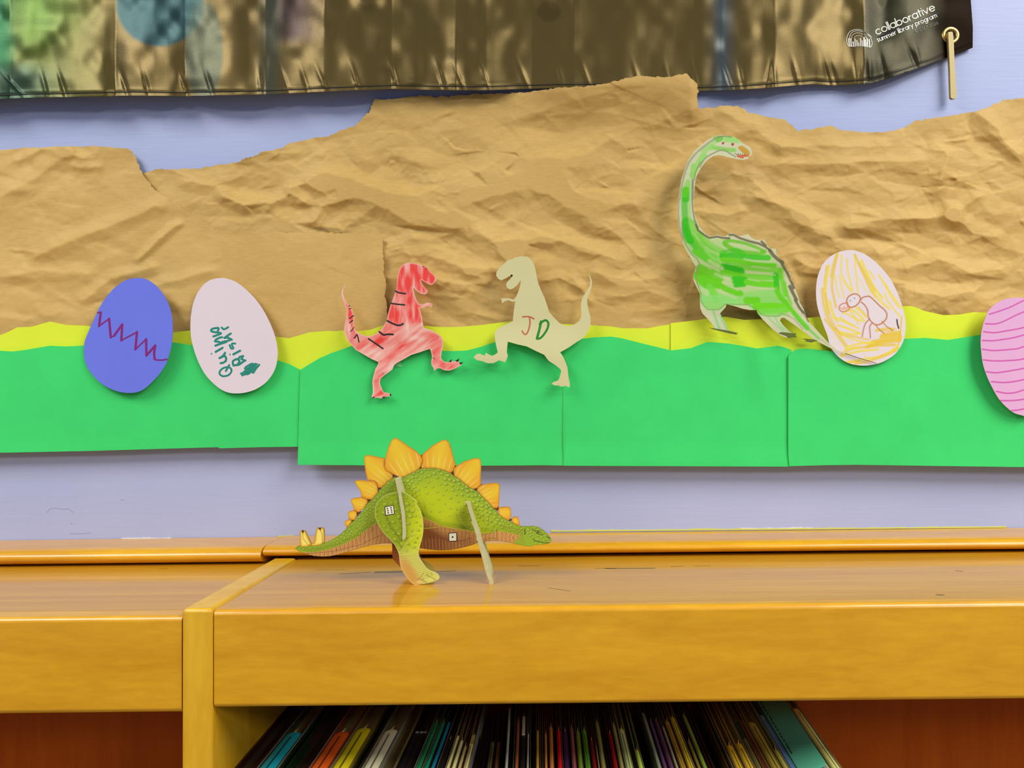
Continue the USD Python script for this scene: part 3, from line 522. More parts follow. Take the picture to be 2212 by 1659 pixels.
k = neck * streak(uvR, math.pi / 2, 34, 6, 3) + (1 - neck) * streak(uvR, -0.62, 34, 7, 4)
edge_d = shapely.distance(Polygon(REX).exterior, shapely.points(uvR))
a = np.clip((k - 0.42) * 1.5 + 0.46 + 0.12 * neck - 0.08 * (1 - neck), 0.08, 0.97) * np.clip(0.25 + edge_d / 5.0, 0, 1)
spots = [(858, 620, 12, .35), (882, 610, 6, .5), (883, 650, 5, .4), (925, 590, 14, .35), (905, 598, 9, .35), (918, 622, 10, .3), (820, 735, 14, .3), (890, 692, 12, .2), (842, 772, 16, .3), (945, 735, 9, .3), (936, 746, 12, .2), (955, 790, 10, .3), (975, 790, 10, .3), (825, 850, 9, .3), (822, 810, 8, .2), (775, 740, 12, .2), (852, 575, 10, .3)]
for x, y, r, o in spots: a += o * np.exp(-(((u - x) / r) ** 2 + ((v - y) / (r * (1.5 if y < 660 else 1))) ** 2))
for x, y, rx, ry, o in ((880, 695, 4, 22, .5), (900, 730, 22, 6, .45), (810, 765, 18, 8, .35), (753, 710, 6, 16, .5), (925, 715, 16, 5, .35), (845, 800, 8, 14, .4), (806, 845, 4, 20, .3)): a -= o * np.exp(-(((u - x) / rx) ** 2 + ((v - y) / ry) ** 2))
a = np.clip(a, 0.03, 0.97)[:, None]
cR = white * (1 - a) + red * a
for s in ('1590,690 1620,690', '1600,700 1608,712'): stroke(cR, uvR, r6(s), 1.4, (60, 30, 20), .8)
stroke(cR, uvR, r6('775,920 800,920 800,945 775,945 775,920'), .8, (110, 70, 70), .8, .5)
stroke(cR, uvR, r5('1425,190 1445,188'), 2.0, (60, 20, 16), 1); stroke(cR, uvR, r5('1460,200 1500,240'), 1.6, (150, 16, 16), .9)
obj('card', mR, M['print'], rex, col=cR)
for s, w, cr in (('990,580 1040,605 1150,622', 2.6, 5), ('920,775 1020,790 1135,800', 2.6, 5), ('860,1055 940,1095 1020,1125 1080,1120 1110,1100', 3.0, 5), ('735,1230 800,1278 860,1268 950,1272', 3.0, 5), ('560,1340 680,1420 790,1497', 2.6, 5), ('250,815 262,820', 1.6, 5), ('250,865 285,855', 1.3, 5), ('258,1015 290,995 322,972', 1.8, 5), ('258,1085 280,1068 308,1048', 1.8, 5), ('272,1222 300,1200 325,1158', 1.4, 5), ('330,1325 350,1315 370,1275 390,1310 408,1392', 2.0, 5)):
    obj('black_stripe', flat(line(r5(s), w * 1.25, True), bR - 0.0004, 0.0001, fR), M['ink_black'], rex)
for s in ('1985,745 2005,700 1945,735', '1885,712 1842,748 1880,745', '2010,765 2064,758 2030,788 2015,782'): obj('claw', flat(Polygon(r6(s)).buffer(0.5), bR - 0.0004, 0.0001, fR), M['ink_black'], rex)
for s in ('905,1255 928,1278 900,1292', '612,1322 640,1308 665,1312 635,1330', '780,1320 800,1305 835,1308 800,1328'): obj('claw', flat(Polygon(r6(s)).buffer(0.3), bR - 0.0004, 0.0001, fR), M['ink_black'], rex)
tabs(rex, [(880, 690)], bR, 0.004)
obj('tape_piece', flat(Polygon(r6('960,790 1010,765 1075,755 1085,830 970,822')), Hm(0.0190), 0.0001, None), M['tape'], rex)
def t7(s): return T(1010, 540, 7.373, s)
def t8(s): return T(1010, 660, 7.373, s)
TAN = t7('850,100 950,105 1010,150 1050,210 1080,300 1100,420 1130,540 1180,660 1230,770 1270,890 1300,990 1380,1080 1460,1160 1540,1200 1620,1210 1700,1185 1770,1140 1805,1080 1812,1000 1805,920 1810,840 1825,770 1870,700 1920,620 1950,560 1955,480 1940,420 1918,370 1960,430 1980,490 1980,560 1960,640 1925,720 1905,790 1905,850 1925,950 1950,1040 1962,1120 1955,1200 1920,1290 1860,1380 1800,1430') + \
      t8('1740,580 1640,650 1540,710 1475,745 1520,810 1560,900 1590,980 1600,1070 1610,1160 1630,1250 1625,1305 1590,1295 1570,1280 1540,1278 1530,1290 1500,1290 1470,1288 1450,1270 1390,1275 1355,1255 1335,1250 1370,1215 1440,1195 1465,1150 1490,1060 1485,1020 1400,950 1290,880 1220,785 1100,730 940,650 800,620 640,575 630,680 625,740 640,800 620,860 600,905 560,890 500,872 450,900 410,918 320,918 230,885 150,870 95,825 140,775 190,765 250,790 285,795 280,765 300,755 340,780 390,800 440,780 482,745 460,660 440,560 430,430 480,370 580,310 720,250') + \
      t7('735,980 760,820 700,820 650,800 600,815 545,848 545,800 528,772 600,770 660,770 730,790 770,750 810,660 840,560 848,480 790,560 730,610 680,630 630,605 612,550 625,535 622,515 635,505 680,460 715,410 710,392 690,395 680,405 672,422 655,420 640,438 622,440 610,456 590,455 580,468 565,466 545,488 490,460 455,410 460,350 520,270 600,200 640,160 700,150 770,115')
bT, fT = Hm(0.0250), (lambda q: 0.0006 + 0.0050 * sstep(1300, 1180, q[:, 0]) * sstep(690, 780, q[:, 1]))
rex = thing('paper_tyrannosaur', 'plain tan paper tyrannosaur with the letters J D, striding left', 'paper dinosaur', 'paper dinosaurs on the wall', onY((1150, 700), bT)[0])
obj('card', sheet(TAN, bT, 0.0004, 3.0, fT)[0], M['tan'], rex, smooth=30)
tag(obj('letter', flat(g2(line(t7('880,1065 940,1060 1000,1068 1055,1095'), 3.4, True), line(t7('985,1070 995,1150 985,1230 955,1310 925,1345 890,1325 870,1290'), 3.2, True)), bT - 0.0004, 0.0001, fT), M['ink_rust'], rex), 'rust-coloured letter J')
tag(obj('letter', flat(g2(line(t7('1170,1140 1150,1240 1105,1410'), 5.2, True), line(t7('1150,1180 1200,1135 1250,1120 1285,1160 1280,1230 1240,1310 1170,1395 1110,1415'), 4.6, True)), bT - 0.0004, 0.0001, fT), M['ink_green'], rex), 'green letter D')
obj('mouth_mark', flat(Point(*t7('702,408')[0]).buffer(2.4), bT - 0.0004, 0.0001, fT), M['ink_black'], rex)
tabs(rex, [(1150, 640), (1190, 730)], bT, 0.0045)

# ------------------------------------------------------------------ green long-necked dinosaur
def bA(s): return T(1450, 280, 11.06, s)
def b6(s): return T(1420, 280, 3.19, s)
def bB(s): return T(1460, 480, 6.9125, s)
def bC(s): return T(1480, 600, 5.027, s)
BR = bA('170,1659 200,1450 240,1200 320,940 420,700 560,500 720,360 880,240 1000,170 1100,140 1250,135 1420,155 1520,180 1600,240 1700,320 1820,380 1890,430 1930,520 1930,590 1880,630 1830,630 1855,670 1820,700 1720,725 1560,705 1400,670 1250,630 1130,610 1020,625 900,700 800,790 730,890 660,1000 600,1130 570,1270 555,1420 540,1659') + \
     b6('248,540 262,600 285,660 320,705') + bB('400,130 470,190 530,215 620,185 720,215 780,185 830,160 880,180 940,205 1000,200 1075,175 1130,230 1190,265 1260,262 1320,260 1360,340 1410,390 1490,395 1500,470 1540,540 1610,575 1622,630 1660,720 1710,765 1712,850 1780,945 1785,1000 1830,1120 1850,1200 1910,1300 1925,1350 1990,1490') + \
     bC('1450,590 1560,710 1650,785 1740,818 1900,872 2085,928 2080,932 1900,880 1740,828 1600,775 1430,688 1380,655 1300,595 1200,520 1070,430 1040,440 1030,465 1060,510 1130,580 1165,604 1110,652 1040,630 950,560 850,460 790,390 775,350 700,350 620,335 540,310 450,287 440,320 380,385 400,430 440,500 470,575 330,556 290,500 240,440 190,390 165,330 160,270 160,180') + \
     bB('355,1060 300,950 262,860 260,780 300,670 240,570 170,450 110,330 70,200 40,60') + b6('145,650 140,580 141,520')
bB0 = Hm(0.0262)
fB = lambda q: 0.0006 + 0.0048 * sstep(640, 420, q[:, 1]) * sstep(1620, 1480, q[:, 0]) + 0.0008 * sstep(760, 700, q[:, 1]) + 0.0032 * sstep(600, 560, q[:, 1])
br = thing('paper_sauropod', 'tall long-necked green marker-coloured paper dinosaur with red eyes', 'paper dinosaur', 'paper dinosaurs on the wall', onY((1600, 600), bB0)[0])
mB, uvB = sheet(BR, bB0, 0.0004, 1.35, fB)
cB = np.tile(lin(206, 204, 160), (len(uvB), 1))
GD, GM, GL = (52, 192, 6), (104, 206, 12), (146, 212, 96)
# pale wash over the body, then strokes
body = bB('130,330 260,520 370,640 320,840 380,1050 380,1200 480,1300 660,1300 740,1225 1050,1225 1220,1310 1250,1370 1500,1400 1560,1360 1680,1400 1700,1250 1600,760 1540,640 1300,420 800,270 520,270 380,170 260,20 110,20')
fill(cB, uvB, body, (158, 208, 96), .55, 6)
nz = streak(uvB, 0.12, 60, 7, 9)[:, None]
low = Polygon(bB('330,850 700,1100 1560,1000 1700,1300 1550,1400 1250,1380 1080,1230 740,1220 640,1300 480,1300 380,1200')); fill(cB, uvB, np.array(low.exterior.coords), (132, 214, 92), .75, 5)
for s, w, c, o in (('165,0 170,160 240,290 330,430 540,560', 20, GD, .75), ('240,40 330,260 480,430 700,560', 20, GM, .55), ('130,60 170,170 230,280', 10, (30, 180, 30), .8), ('380,200 480,330 700,450', 14, GM, .5), ('300,440 480,560 720,700', 12, GM, .55), ('450,420 600,560 900,640', 7, GL, .6),
                   ('740,330 720,300 800,280 1000,310 1180,370 1300,430', 7, (110, 190, 30), .8), ('740,330 840,400 1000,450 1180,465 1320,440', 9, (110, 190, 30), .8), ('690,510 860,500 1060,520 1380,530', 11, GD, .8), ('700,470 900,430 1000,480', 12, GD, .6), ('700,560 900,570 1140,620 1470,640', 9, GM, .85), ('720,620 900,640 1100,680 1560,720', 11, GM, .7), ('720,680 960,740', 18, GD, .8), ('760,660 900,720 960,740', 14, (40, 180, 10), .7),
                   ('700,740 940,800 1200,820 1540,820', 12, GM, .75), ('880,860 1020,870', 15, GD, .9), ('890,930 1010,920', 12, GD, .85), ('1060,890 1240,920 1470,930', 12, GM, .85), ('1490,790 1500,880 1510,980', 11, GD, .85), ('1560,720 1580,860 1640,1080', 9, GM, .7), ('1500,1000 1560,1120 1640,1200', 10, GM, .85), ('1620,900 1660,1080 1720,1220', 6, GM, .7),
                   ('370,700 500,760 640,830', 20, GM, .8), ('340,800 480,880 600,930', 22, GM, .85), ('380,870 460,930', 16, GM, .8), ('640,930 780,1010 960,1060', 11, GM, .85), ('500,960 560,1060 600,1150', 12, (120, 214, 60), .8), ('900,1070 980,1070', 8, GM, .7), ('1060,1170 1210,1170', 14, GM, .9), ('1200,1260 1440,1260 1660,1280', 15, (110, 212, 10), .95), ('1260,1330 1500,1320 1640,1310', 10, (120, 214, 60), .8), ('420,1130 600,1140 900,1190', 12, (140, 218, 110), .6),
                   ('1660,1200 1760,1350 1860,1470 1960,1580', 9, GM, .9), ('560,1330 600,1450 650,1590', 5, (130, 206, 124), .7), ('660,1380 700,1480 760,1590', 4, (126, 206, 124), .7), ('1380,1420 1480,1520 1600,1620', 4, (140, 206, 124), .6), ('1480,1420 1560,1540 1680,1640', 4, (140, 206, 124), .6)):
    stroke(cB, uvB, bB(s), w * 1.12, c, min(1, o * 1.15), 1.4, True)
for s, w, o in (('500,580 600,640 690,690', 8, .8), ('590,770 720,830 830,870', 6, .7), ('180,340 230,400', 8, .7), ('360,1000 440,1040 460,1070', 11, .8), ('600,1000 760,1080 900,1130', 4.5, .8), ('1020,550 1250,590 1480,600', 3.4, .8), ('1140,660 1400,690', 3, .7), ('1200,760 1480,790', 2.8, .7), ('1080,850 1240,880', 3, .7), ('1080,960 1300,990 1480,1000', 3, .8), ('850,920 860,980 920,1010', 4, .6), ('820,320 1000,350 1240,430', 6, .7), ('430,360 520,420 640,480', 3, .6), ('280,190 340,260', 3, .6), ('1640,1120 1760,1300', 2.4, .6), ('380,600 520,700', 4, .5), ('660,600 860,640', 2, .5)):
    stroke(cB, uvB, bB(s), w, (200, 210, 150), o * .75, 1.4, True)
stroke(cB, uvB, [(1480, 412), (1478.5, 440), (1480, 470), (1484, 500), (1490, 520)], 14, GD, .8, 1.5, True); stroke(cB, uvB, [(1490, 400), (1488, 440), (1491, 480), (1498, 505)], 7, GL, .7, 1.2, True)
cB *= (0.90 + 0.20 * nz)
for s, w, c, o in (('350,1659 350,1440', 15, GD, .9), ('330,1560 360,1400 400,1250', 12, GM, .6), ('500,1120 520,980 540,860', 11, GM, .65), ('560,1000 640,800 800,620', 11, GL, .8), ('700,720 760,600 800,500 940,400', 13, GL, .7), ('1000,430 1140,450 1320,480 1500,490', 9, (132, 200, 80), .9), ('960,450 1000,340 1080,240', 10, GL, .6), ('1040,200 1200,190 1180,240 1100,270', 7, (96, 190, 34), .85), ('1280,270 1450,270 1600,290', 7, GL, .8), ('1300,210 1480,200 1560,240', 8, GL, .8)):
    stroke(cB, uvB, bA(s), w, c, o, 1.2, True)
for s, w, c, o in (('200,1659 240,1400 330,1020 440,760 600,560 800,390 960,270 1120,190', 4.5, (150, 150, 104), .75), ('1120,170 1300,160 1430,175', 3.4, (116, 140, 70), .8), ('520,1659 510,1200', 5, (146, 146, 106), .8), ('560,1200 570,1060 640,880 700,780', 3.2, (130, 160, 70), .9), ('680,900 780,720 900,620 1020,560 1150,500 1280,500 1400,570 1540,650', 3.0, (140, 146, 104), .9)):
    stroke(cB, uvB, bA(s), w, c, o, .9, True)
stroke(cB, uvB, [(1497, 390), (1495, 425), (1497, 455), (1502, 480), (1508, 492)], 3.4, (128, 132, 90), .85, .8, True); stroke(cB, uvB, [(1467, 430), (1465.5, 460), (1468, 490), (1474, 520)], 3.0, (150, 150, 100), .8, .8, True)
OL = (106, 100, 62)
for s, w in (('300,40 330,120 420,190 500,235 620,215 700,235 800,240', 3.0), ('800,190 860,190 960,240 1100,285 1240,320 1340,370 1420,430', 3.4), ('1280,290 1340,350', 3.6), ('1400,420 1460,500 1530,560 1600,600', 5.5), ('1560,570 1600,650 1640,720', 4.6), ('1660,750 1720,880 1760,980', 4.4), ('1700,960 1760,1080 1800,1160', 5), ('1780,1160 1840,1270 1900,1350', 4), ('1900,1330 1980,1480', 2.4)):
    stroke(cB, uvB, bB(s), w * 1.45, OL, .92, .8)
for s, w, c in (('90,0 100,200 150,340 240,480 330,560 355,640 320,720 300,800 310,900 350,1000 375,1060', 2.8, (150, 150, 100)), ('370,1060 375,1180 430,1260 480,1305 630,1305 680,1280 730,1222 800,1225 1080,1230 1130,1255 1200,1295 1260,1360 1340,1400 1520,1405 1570,1362 1660,1390 1760,1440 1900,1600', 1.4, (130, 130, 90))):
    stroke(cB, uvB, bB(s), w, c, .85, .6)
stroke(cB, uvB, bC('1200,440 1300,540 1430,640 1560,730'), 1.0, (136, 136, 100), .8); stroke(cB, uvB, bC('1200,400 1320,530 1450,660'), 5, (100, 208, 50), .8, 1.2)
stroke(cB, uvB, bC('1740,822 1900,877 2085,930'), 2.4, (92, 72, 30), .95, .5)
obj('card', mB, M['print'], br, col=cB, smooth=True)
def inkB(name, geom, m): return obj(name, flat(geom, bB0 - 0.0004, 0.0001, fB, 2.0), m, br)
M['ink_red'] = plain('red_marker', (170, 50, 14), 0.5); M['ink_orange'] = plain('orange_marker', (206, 92, 16), 0.5); M['ink_ochre'] = plain('ochre_marker', (196, 148, 18), 0.6)
inkB('eye', Point(*bA('1237,322')[0]).buffer(2.7), M['ink_red']); inkB('eye', Point(*bA('1467,350')[0]).buffer(3.2), M['ink_red'])
inkB('muzzle_patch', Polygon(spline(bA('1620,400 1700,390 1800,450 1870,530 1870,600 1760,590 1660,500 1600,440'))), M['ink_ochre'])
inkB('mouth', Polygon(bA('1570,590 1640,610 1740,600 1840,600 1860,640 1740,650 1720,690 1620,670 1570,640')), M['ink_orange'])
inkB('tooth_line', g2(line(bA('1520,565 1580,600 1640,615 1740,610 1840,620'), .9), *[line(bA('%d,%d %d,%d' % (x, y, x + 10, y - 32)), 1.3) for x, y in ((1590, 602), (1640, 612), (1690, 616), (1745, 612), (1810, 615))]), M['ink_black'])
for s, lab in (('258,540 380,560 460,572 580,600 555,605 570,620 480,605 380,580 300,560', 0), ('1018,595 1060,590 1150,600 1215,605 1195,620 1212,645 1120,655 1100,630 1050,615 1025,605', 0), ('1280,658 1400,670 1440,685 1370,705 1290,688 1320,680 1285,665', 0)):
    obj('foot_mark', flat(Polygon(bC(s)), bB0 - 0.0004, 0.0003, fB), M['sole'], br)
tabs(br, [(1600, 590), (1640, 640)], bB0, 0.0045)
tabs(br, [(1485, 480)], bB0 - 0.0050, 0.009)

# ------------------------------------------------------------------ banner
BE = np.array([(-420, 226), (-60, 217), (0, 214), (60, 211), (150, 209.5), (280, 206.5), (400, 207.5), (560, 204), (640, 201), (740, 196), (850, 192), (940, 194), (1040, 195), (1130, 192), (1200, 190), (1360, 190), (1460, 193), (1515, 196.5), (1585, 194), (1640, 191), (1700, 186), (1757, 181.5), (1798, 184.5), (1850, 181.5), (1889, 179), (1960, 155), (2030, 130), (2101, 103)], float)
BANNER = [(-420, -420)] + [tuple(q) for q in BE] + [(2101.5, 60), (2097, 0), (2088, -420)]
FOLDS = [(22, -4, 10), (122, 3.6, 12), (250, -5, 10), (330, 3, 16), (400, -5, 9), (500, 4, 22), (575, 4, 10), (640, -2.6, 18), (700, 5, 9), (800, 2.4, 26), (845, -3, 10), (900, -3, 18), (985, 4, 8), (1040, 4, 26), (1100, -3, 20), (1240, 5, 9), (1290, -2, 24), (1350, 4, 14), (1480, -3, 12), (1550, -3.4, 16), (1600, 3, 22), (1675, 5, 9), (1760, 4.2, 18), (1810, -3.4, 14), (1866, 5.5, 9), (1905, -3, 14), (1960, 3.4, 20), (2005, -2.4, 12), (2050, 2.5, 16)]
PUCK = [(8, .9, 10), (90, .25, 10), (128, .3, -13), (262, .3, -14), (310, .25, -12), (390, .3, -12), (446, .3, -11), (560, .1, 11), (610, .35, -9), (655, .3, -9), (690, .4, 9), (765, .3, 12), (850, .28, 14), (950, .3, 12), (990, .4, 9), (1045, .3, 12), (1130, .4, 14), (1210, .25, -8), (1265, .35, 14), (1375, .3, 13), (1440, .2, 10), (1500, .2, 9), (1570, .35, -12), (1600, .2, -9), (1660, -.2, -11), (1672, .1, 10), (1720, .25, 9), (1786, .25, -12), (1800, .3, -9), (1850, .1, -9), (1880, .05, 11), (1910, .2, -9), (1985, .4, -14), (1995, .3, 10)]
def banner_disp(q):
    u, v = q[:, 0], q[:, 1]
    base = np.interp(u, [-60, 300, 850, 1050, 1150, 1500, 1560, 1760, 1890, 1960, 2060, 2110], [24, 24, 23, 18, 8.5, 8.5, 13, 9.5, 11.5, 11, 5, 4])
    amp = np.interp(u, [-60, 1050, 1150, 1500, 1560, 1900, 2050, 2110], [1, 1, .45, .45, 1, 1, .5, .3])
    h = 4.6 * noise2(q * [1.0, 0.9], 120, 51, 3) + 4.4 * noise2(q * [1.0, .85], 56, 52, 2)
    uu = u + 6 * noise2(q, 90, 53, 2)
    for c, a, w in FOLDS: h = h + (0.75 * a * np.exp(-((uu - c) / (2.2 * w)) ** 2) + (1.1 * np.sign(a) * np.exp(-np.abs(u + 2 * noise2(q, 60, 54, 2) - c) / 3.2) if w <= 10 else 0)) * (0.7 + 0.5 * np.sin(v / 55.0 + c))
    edge = np.interp(u, BE[:, 0], BE[:, 1]); t = edge - v
    for c, s, a in PUCK:
        x = u - c - s * (v - 160); h = h + 0.16 * a * np.exp(-(x / 4.5) ** 2) * np.exp(-((t - 26) / 26) ** 2)
    h = h + 0.35 * np.exp(-((t - 13) / 4) ** 2) - 0.35 * np.exp(-((t - 8) / 2.5) ** 2)
    return np.clip(base * (0.60 + 0.40 * sstep(-20, 175, v)) + h * amp, 1.5, 60) / 1000
YB = Hm(0.0005)
mBn, uvBn = sheet(Polygon(BANNER).difference(Point(2053.5, 77).buffer(13)), YB, 0.0008, 3.2, banner_disp)
u, v = uvBn[:, 0], uvBn[:, 1]
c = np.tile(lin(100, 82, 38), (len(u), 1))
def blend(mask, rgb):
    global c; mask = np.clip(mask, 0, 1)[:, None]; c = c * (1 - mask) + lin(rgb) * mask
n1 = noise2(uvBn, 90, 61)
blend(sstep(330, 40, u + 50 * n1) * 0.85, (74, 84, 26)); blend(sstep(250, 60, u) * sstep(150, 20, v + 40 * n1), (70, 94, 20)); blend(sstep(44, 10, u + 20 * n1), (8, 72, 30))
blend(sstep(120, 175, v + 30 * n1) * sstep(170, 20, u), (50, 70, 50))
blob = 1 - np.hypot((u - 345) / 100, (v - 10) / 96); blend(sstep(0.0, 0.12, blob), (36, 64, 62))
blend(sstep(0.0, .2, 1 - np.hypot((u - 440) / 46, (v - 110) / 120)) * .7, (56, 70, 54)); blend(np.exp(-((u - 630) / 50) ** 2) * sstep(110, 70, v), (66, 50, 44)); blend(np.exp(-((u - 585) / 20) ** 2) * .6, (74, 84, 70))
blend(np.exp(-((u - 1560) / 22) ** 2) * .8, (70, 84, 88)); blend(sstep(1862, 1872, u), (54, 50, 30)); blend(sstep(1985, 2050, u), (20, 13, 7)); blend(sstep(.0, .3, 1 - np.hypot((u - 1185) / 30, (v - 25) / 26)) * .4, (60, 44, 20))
ban = thing('vinyl_banner', 'dark wrinkled vinyl banner hanging across the top of the wall', 'banner', None, onY((1000, 100), YB)[0])
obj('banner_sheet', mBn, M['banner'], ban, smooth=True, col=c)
hem = np.column_stack([BE[:, 0], BE[:, 1] - 8]); hp = shapely.segmentize(LineString(hem[:-1].tolist() + [(2020, 126)]), 5)
hc = np.array(hp.coords)
st = [LineString([a + (b - a) * .02, a + (b - a) * .86]).buffer(0.85) for a, b in zip(hc[:-1], hc[1:])]
bd = lambda q: banner_disp(q) + 0.0009
tag(obj('hem_stitching', flat(MultiPolygon(st), YB, 0.0005, bd, 2), M['thread'], ban), kind='stuff')
# printed emblem and lettering, running up the slanted corner
def arc(cx, cy, r, a0, a1, n=14): return [(cx + r * math.cos(t), cy + r * math.sin(t)) for t in np.radians(np.linspace(a0, a1, n))]
GL_ = {'c': (.92, [arc(.5, .5, .5, 48, 312)]), 'o': (1.0, [arc(.5, .5, .5, 0, 360, 20)]), 'l': (.0, [[(0, 0), (0, 1.62)]]), 'a': (1.0, [arc(.5, .5, .5, 0, 360, 20), [(1, 0), (1, 1)]]), 'b': (1.0, [arc(.5, .5, .5, 0, 360, 20), [(0, 0), (0, 1.62)]]),
       'r': (.42, [[(0, 0), (0, 1)], arc(.42, .5, .42, 90, 180, 8)]), 't': (.5, [[(.2, 0), (.2, 1.4)], [(0, 1), (.5, 1)]]), 'i': (0.0, [[(0, 0), (0, 1)], [(0, 1.38), (0, 1.42)]]), 'v': (.9, [[(0, 1), (.45, 0), (.9, 1)]]), 'e': (1.0, [[(0.02, .52), (.98, .52)], arc(.5, .5, .5, 4, 318, 18)]),
       's': (.6, [arc(.3, .76, .25, 40, 250, 9) + arc(.3, .26, .26, 80, -140, 9)]), 'u': (.84, [[(0, 1), (0, .42)] + arc(.42, .42, .42, 180, 360, 9) + [(.84, 1)], [(.84, 0), (.84, 1)]]), 'm': (1.3, [[(0, 0), (0, 1)], arc(.325, .62, .325, 180, 0, 8) + [(.65, 0)], arc(.975, .62, .325, 180, 0, 8) + [(1.3, 0)]]),
       'y': (.85, [[(0, 1), (.43, .05)], [(.85, 1), (.25, -.5)]]), 'p': (1.0, [arc(.5, .5, .5, 0, 360, 20), [(0, 1), (0, -.55)]]), 'g': (1.0, [arc(.5, .5, .5, 0, 360, 20), [(1, 1), (1, -.15)] + arc(.5, -.12, .5, 0, -150, 9)]), ' ': (.35, []),
       'C': (1.3, [arc(.72, .72, .7, 45, 315)]), 'S': (.8, [arc(.4, 1.05, .36, 30, 260, 9) + arc(.4, .37, .38, 80, -150, 9)]), 'L': (.7, [[(0, 1.42), (0, 0), (.7, 0)]]), 'P': (.8, [[(0, 0), (0, 1.42), (.4, 1.42)] + arc(.4, 1.04, .38, 90, -90, 9) + [(0, .66)]]),
       '2': (.85, [arc(.42, 1.0, .42, 170, -30, 10) + [(0, 0), (.85, 0)]]), '0': (.9, [[(.45 + .45 * math.cos(t), .71 + .71 * math.sin(t)) for t in np.linspace(0, 2 * math.pi, 20)]]), '6': (.85, [arc(.43, .43, .43, 0, 360, 16), [(.03, .55), (.5, 1.42)]]), '©': (1.5, [arc(.75, .7, .72, 0, 360, 22), arc(.75, .7, .36, 50, 310, 12)])}
def lettering(text, p0, p1, xh, w, gap=.26):
    adv = []; x = 0
    for ch in text: adv.append(x); x += GL_[ch][0] + gap
    p0, p1 = np.array(p0, float), np.array(p1, float); d = (p1 - p0) / (x - gap); n = np.array([d[1], -d[0]]) / np.linalg.norm(d) * xh
    out = []
    for ch, ax in zip(text, adv):
        for pl in GL_[ch][1]: out.append(LineString([p0 + d * (ax + px) + n * py for px, py in pl]).buffer(w / 2, quad_segs=3))
    return unary_union(out)
bi = lambda q: banner_disp(q) + 0.0010
def lg(s): return T(1780, 0, 6.144, s)
tag(obj('lettering', flat(lettering('collaborative', lg('703,462')[0], lg('1478,132')[0], 10.6, 2.1), YB, 0.0002, bi, 2), M['white_print'], ban), 'large white word collaborative')
obj('lettering', flat(lettering('summer library program', lg('716,556')[0], lg('1500,225')[0], 6.4, 1.45, .3), YB, 0.0002, bi, 2), M['white_print'], ban)
tag(obj('lettering', flat(lettering('© CSLP 2026', lg('1212,435')[0], lg('1518,318')[0], 4.2, .9, .3), YB, 0.0002, bi, 2), M['grey_print'], ban), 'faint grey small print CSLP 2026')
obj('printed_rule', flat(line(lg('705,492 1000,385 1300,255 1520,172'), .7), YB, 0.0002, bi, 2), plain('violet_print', (96, 80, 120), .5), ban)
em = [line(lg(s), w, True) for s, w in (('315,600 300,540 312,470 350,415 420,392 500,400 570,440 620,480 632,495', 1.2), ('340,520 345,470 380,425 440,408 520,425 590,470 625,520 638,580 625,620', 1.2), ('365,515 375,470 420,440 480,440 540,470 570,510', 1.1), ('400,505 425,478 475,470 515,490 535,515', 1.0))]
for x, t, b in ((330, 515, 612), (356, 517, 613), (386, 556, 614), (410, 517, 615), (436, 537, 615), (460, 570, 616), (484, 510, 617), (508, 540, 618), (530, 500, 620), (550, 530, 622), (572, 515, 622), (600, 525, 624)): em.append(line(lg('%d,%d %d,%d' % (x, t, x + 6, b)), 2.6))
em.append(line(lg('325,612 620,624'), 1.2))
obj('emblem', flat(g2(*em), YB, 0.0002, bi, 2), M['white_print'], ban)
# brass eyelet
eo = float(banner_disp(np.array([[2070., 77.]]))[0]); ec = onY((2053.5, 76.5), YB - eo - 0.0012)[0]
def ring(R, r, c, sq=0.55, n=40, k=12):
    a, b = np.meshgrid(np.linspace(0, 2 * np.pi, n, endpoint=False), np.linspace(0, 2 * np.pi, k, endpoint=False), indexing='ij')
    V = np.stack([c[0] + (R + r * np.cos(b)) * np.cos(a), c[1] + sq * r * np.sin(b), c[2] + (R + r * np.cos(b)) * np.sin(a)], -1).reshape(-1, 3)
    i, j = np.meshgrid(np.arange(n), np.arange(k), indexing='ij'); q = lambda i, j: (i % n) * k + (j % k)
    return V, np.stack([q(i, j), q(i + 1, j), q(i + 1, j + 1), q(i, j + 1)], -1).reshape(-1, 4)
rr = ring(0.0083, 0.0024, ec); rm = trimesh.Trimesh(rr[0], np.vstack([rr[1][:, [0, 1, 2]], rr[1][:, [0, 2, 3]]]), process=False); rm.fix_normals()
obj('eyelet', rm, M['brass'], ban, smooth=True)
# the metal hook that hangs in the eyelet
hk = thing('hanging_hook', 'pale gold metal hook hanging through the eyelet at the banner corner', 'hook', None, onY((2055, 75), Hm(0.02))[0])
pk = T(1780, 0, 6.144, '1648,425 1700,418 1712,440 1722,540 1735,900 1760,1285 1740,1305 1705,1310 1682,1290 1670,900 1655,600')
mk, _ = sheet(Polygon(pk).buffer(-1.0).buffer(1.0), Hm(0.0085), 0.0040, 3)
obj('shank', mk, M['peg'], hk)
q = onY((2054, 73), Hm(0.0125))[0]
obj('bent_end', rbox(q[0] - 0.003, q[0] + 0.003, Hm(0.0122), D - 0.0002, q[2] - 0.0028, q[2] + 0.0028, 0.001, 12), M['peg'], hk, smooth=30)

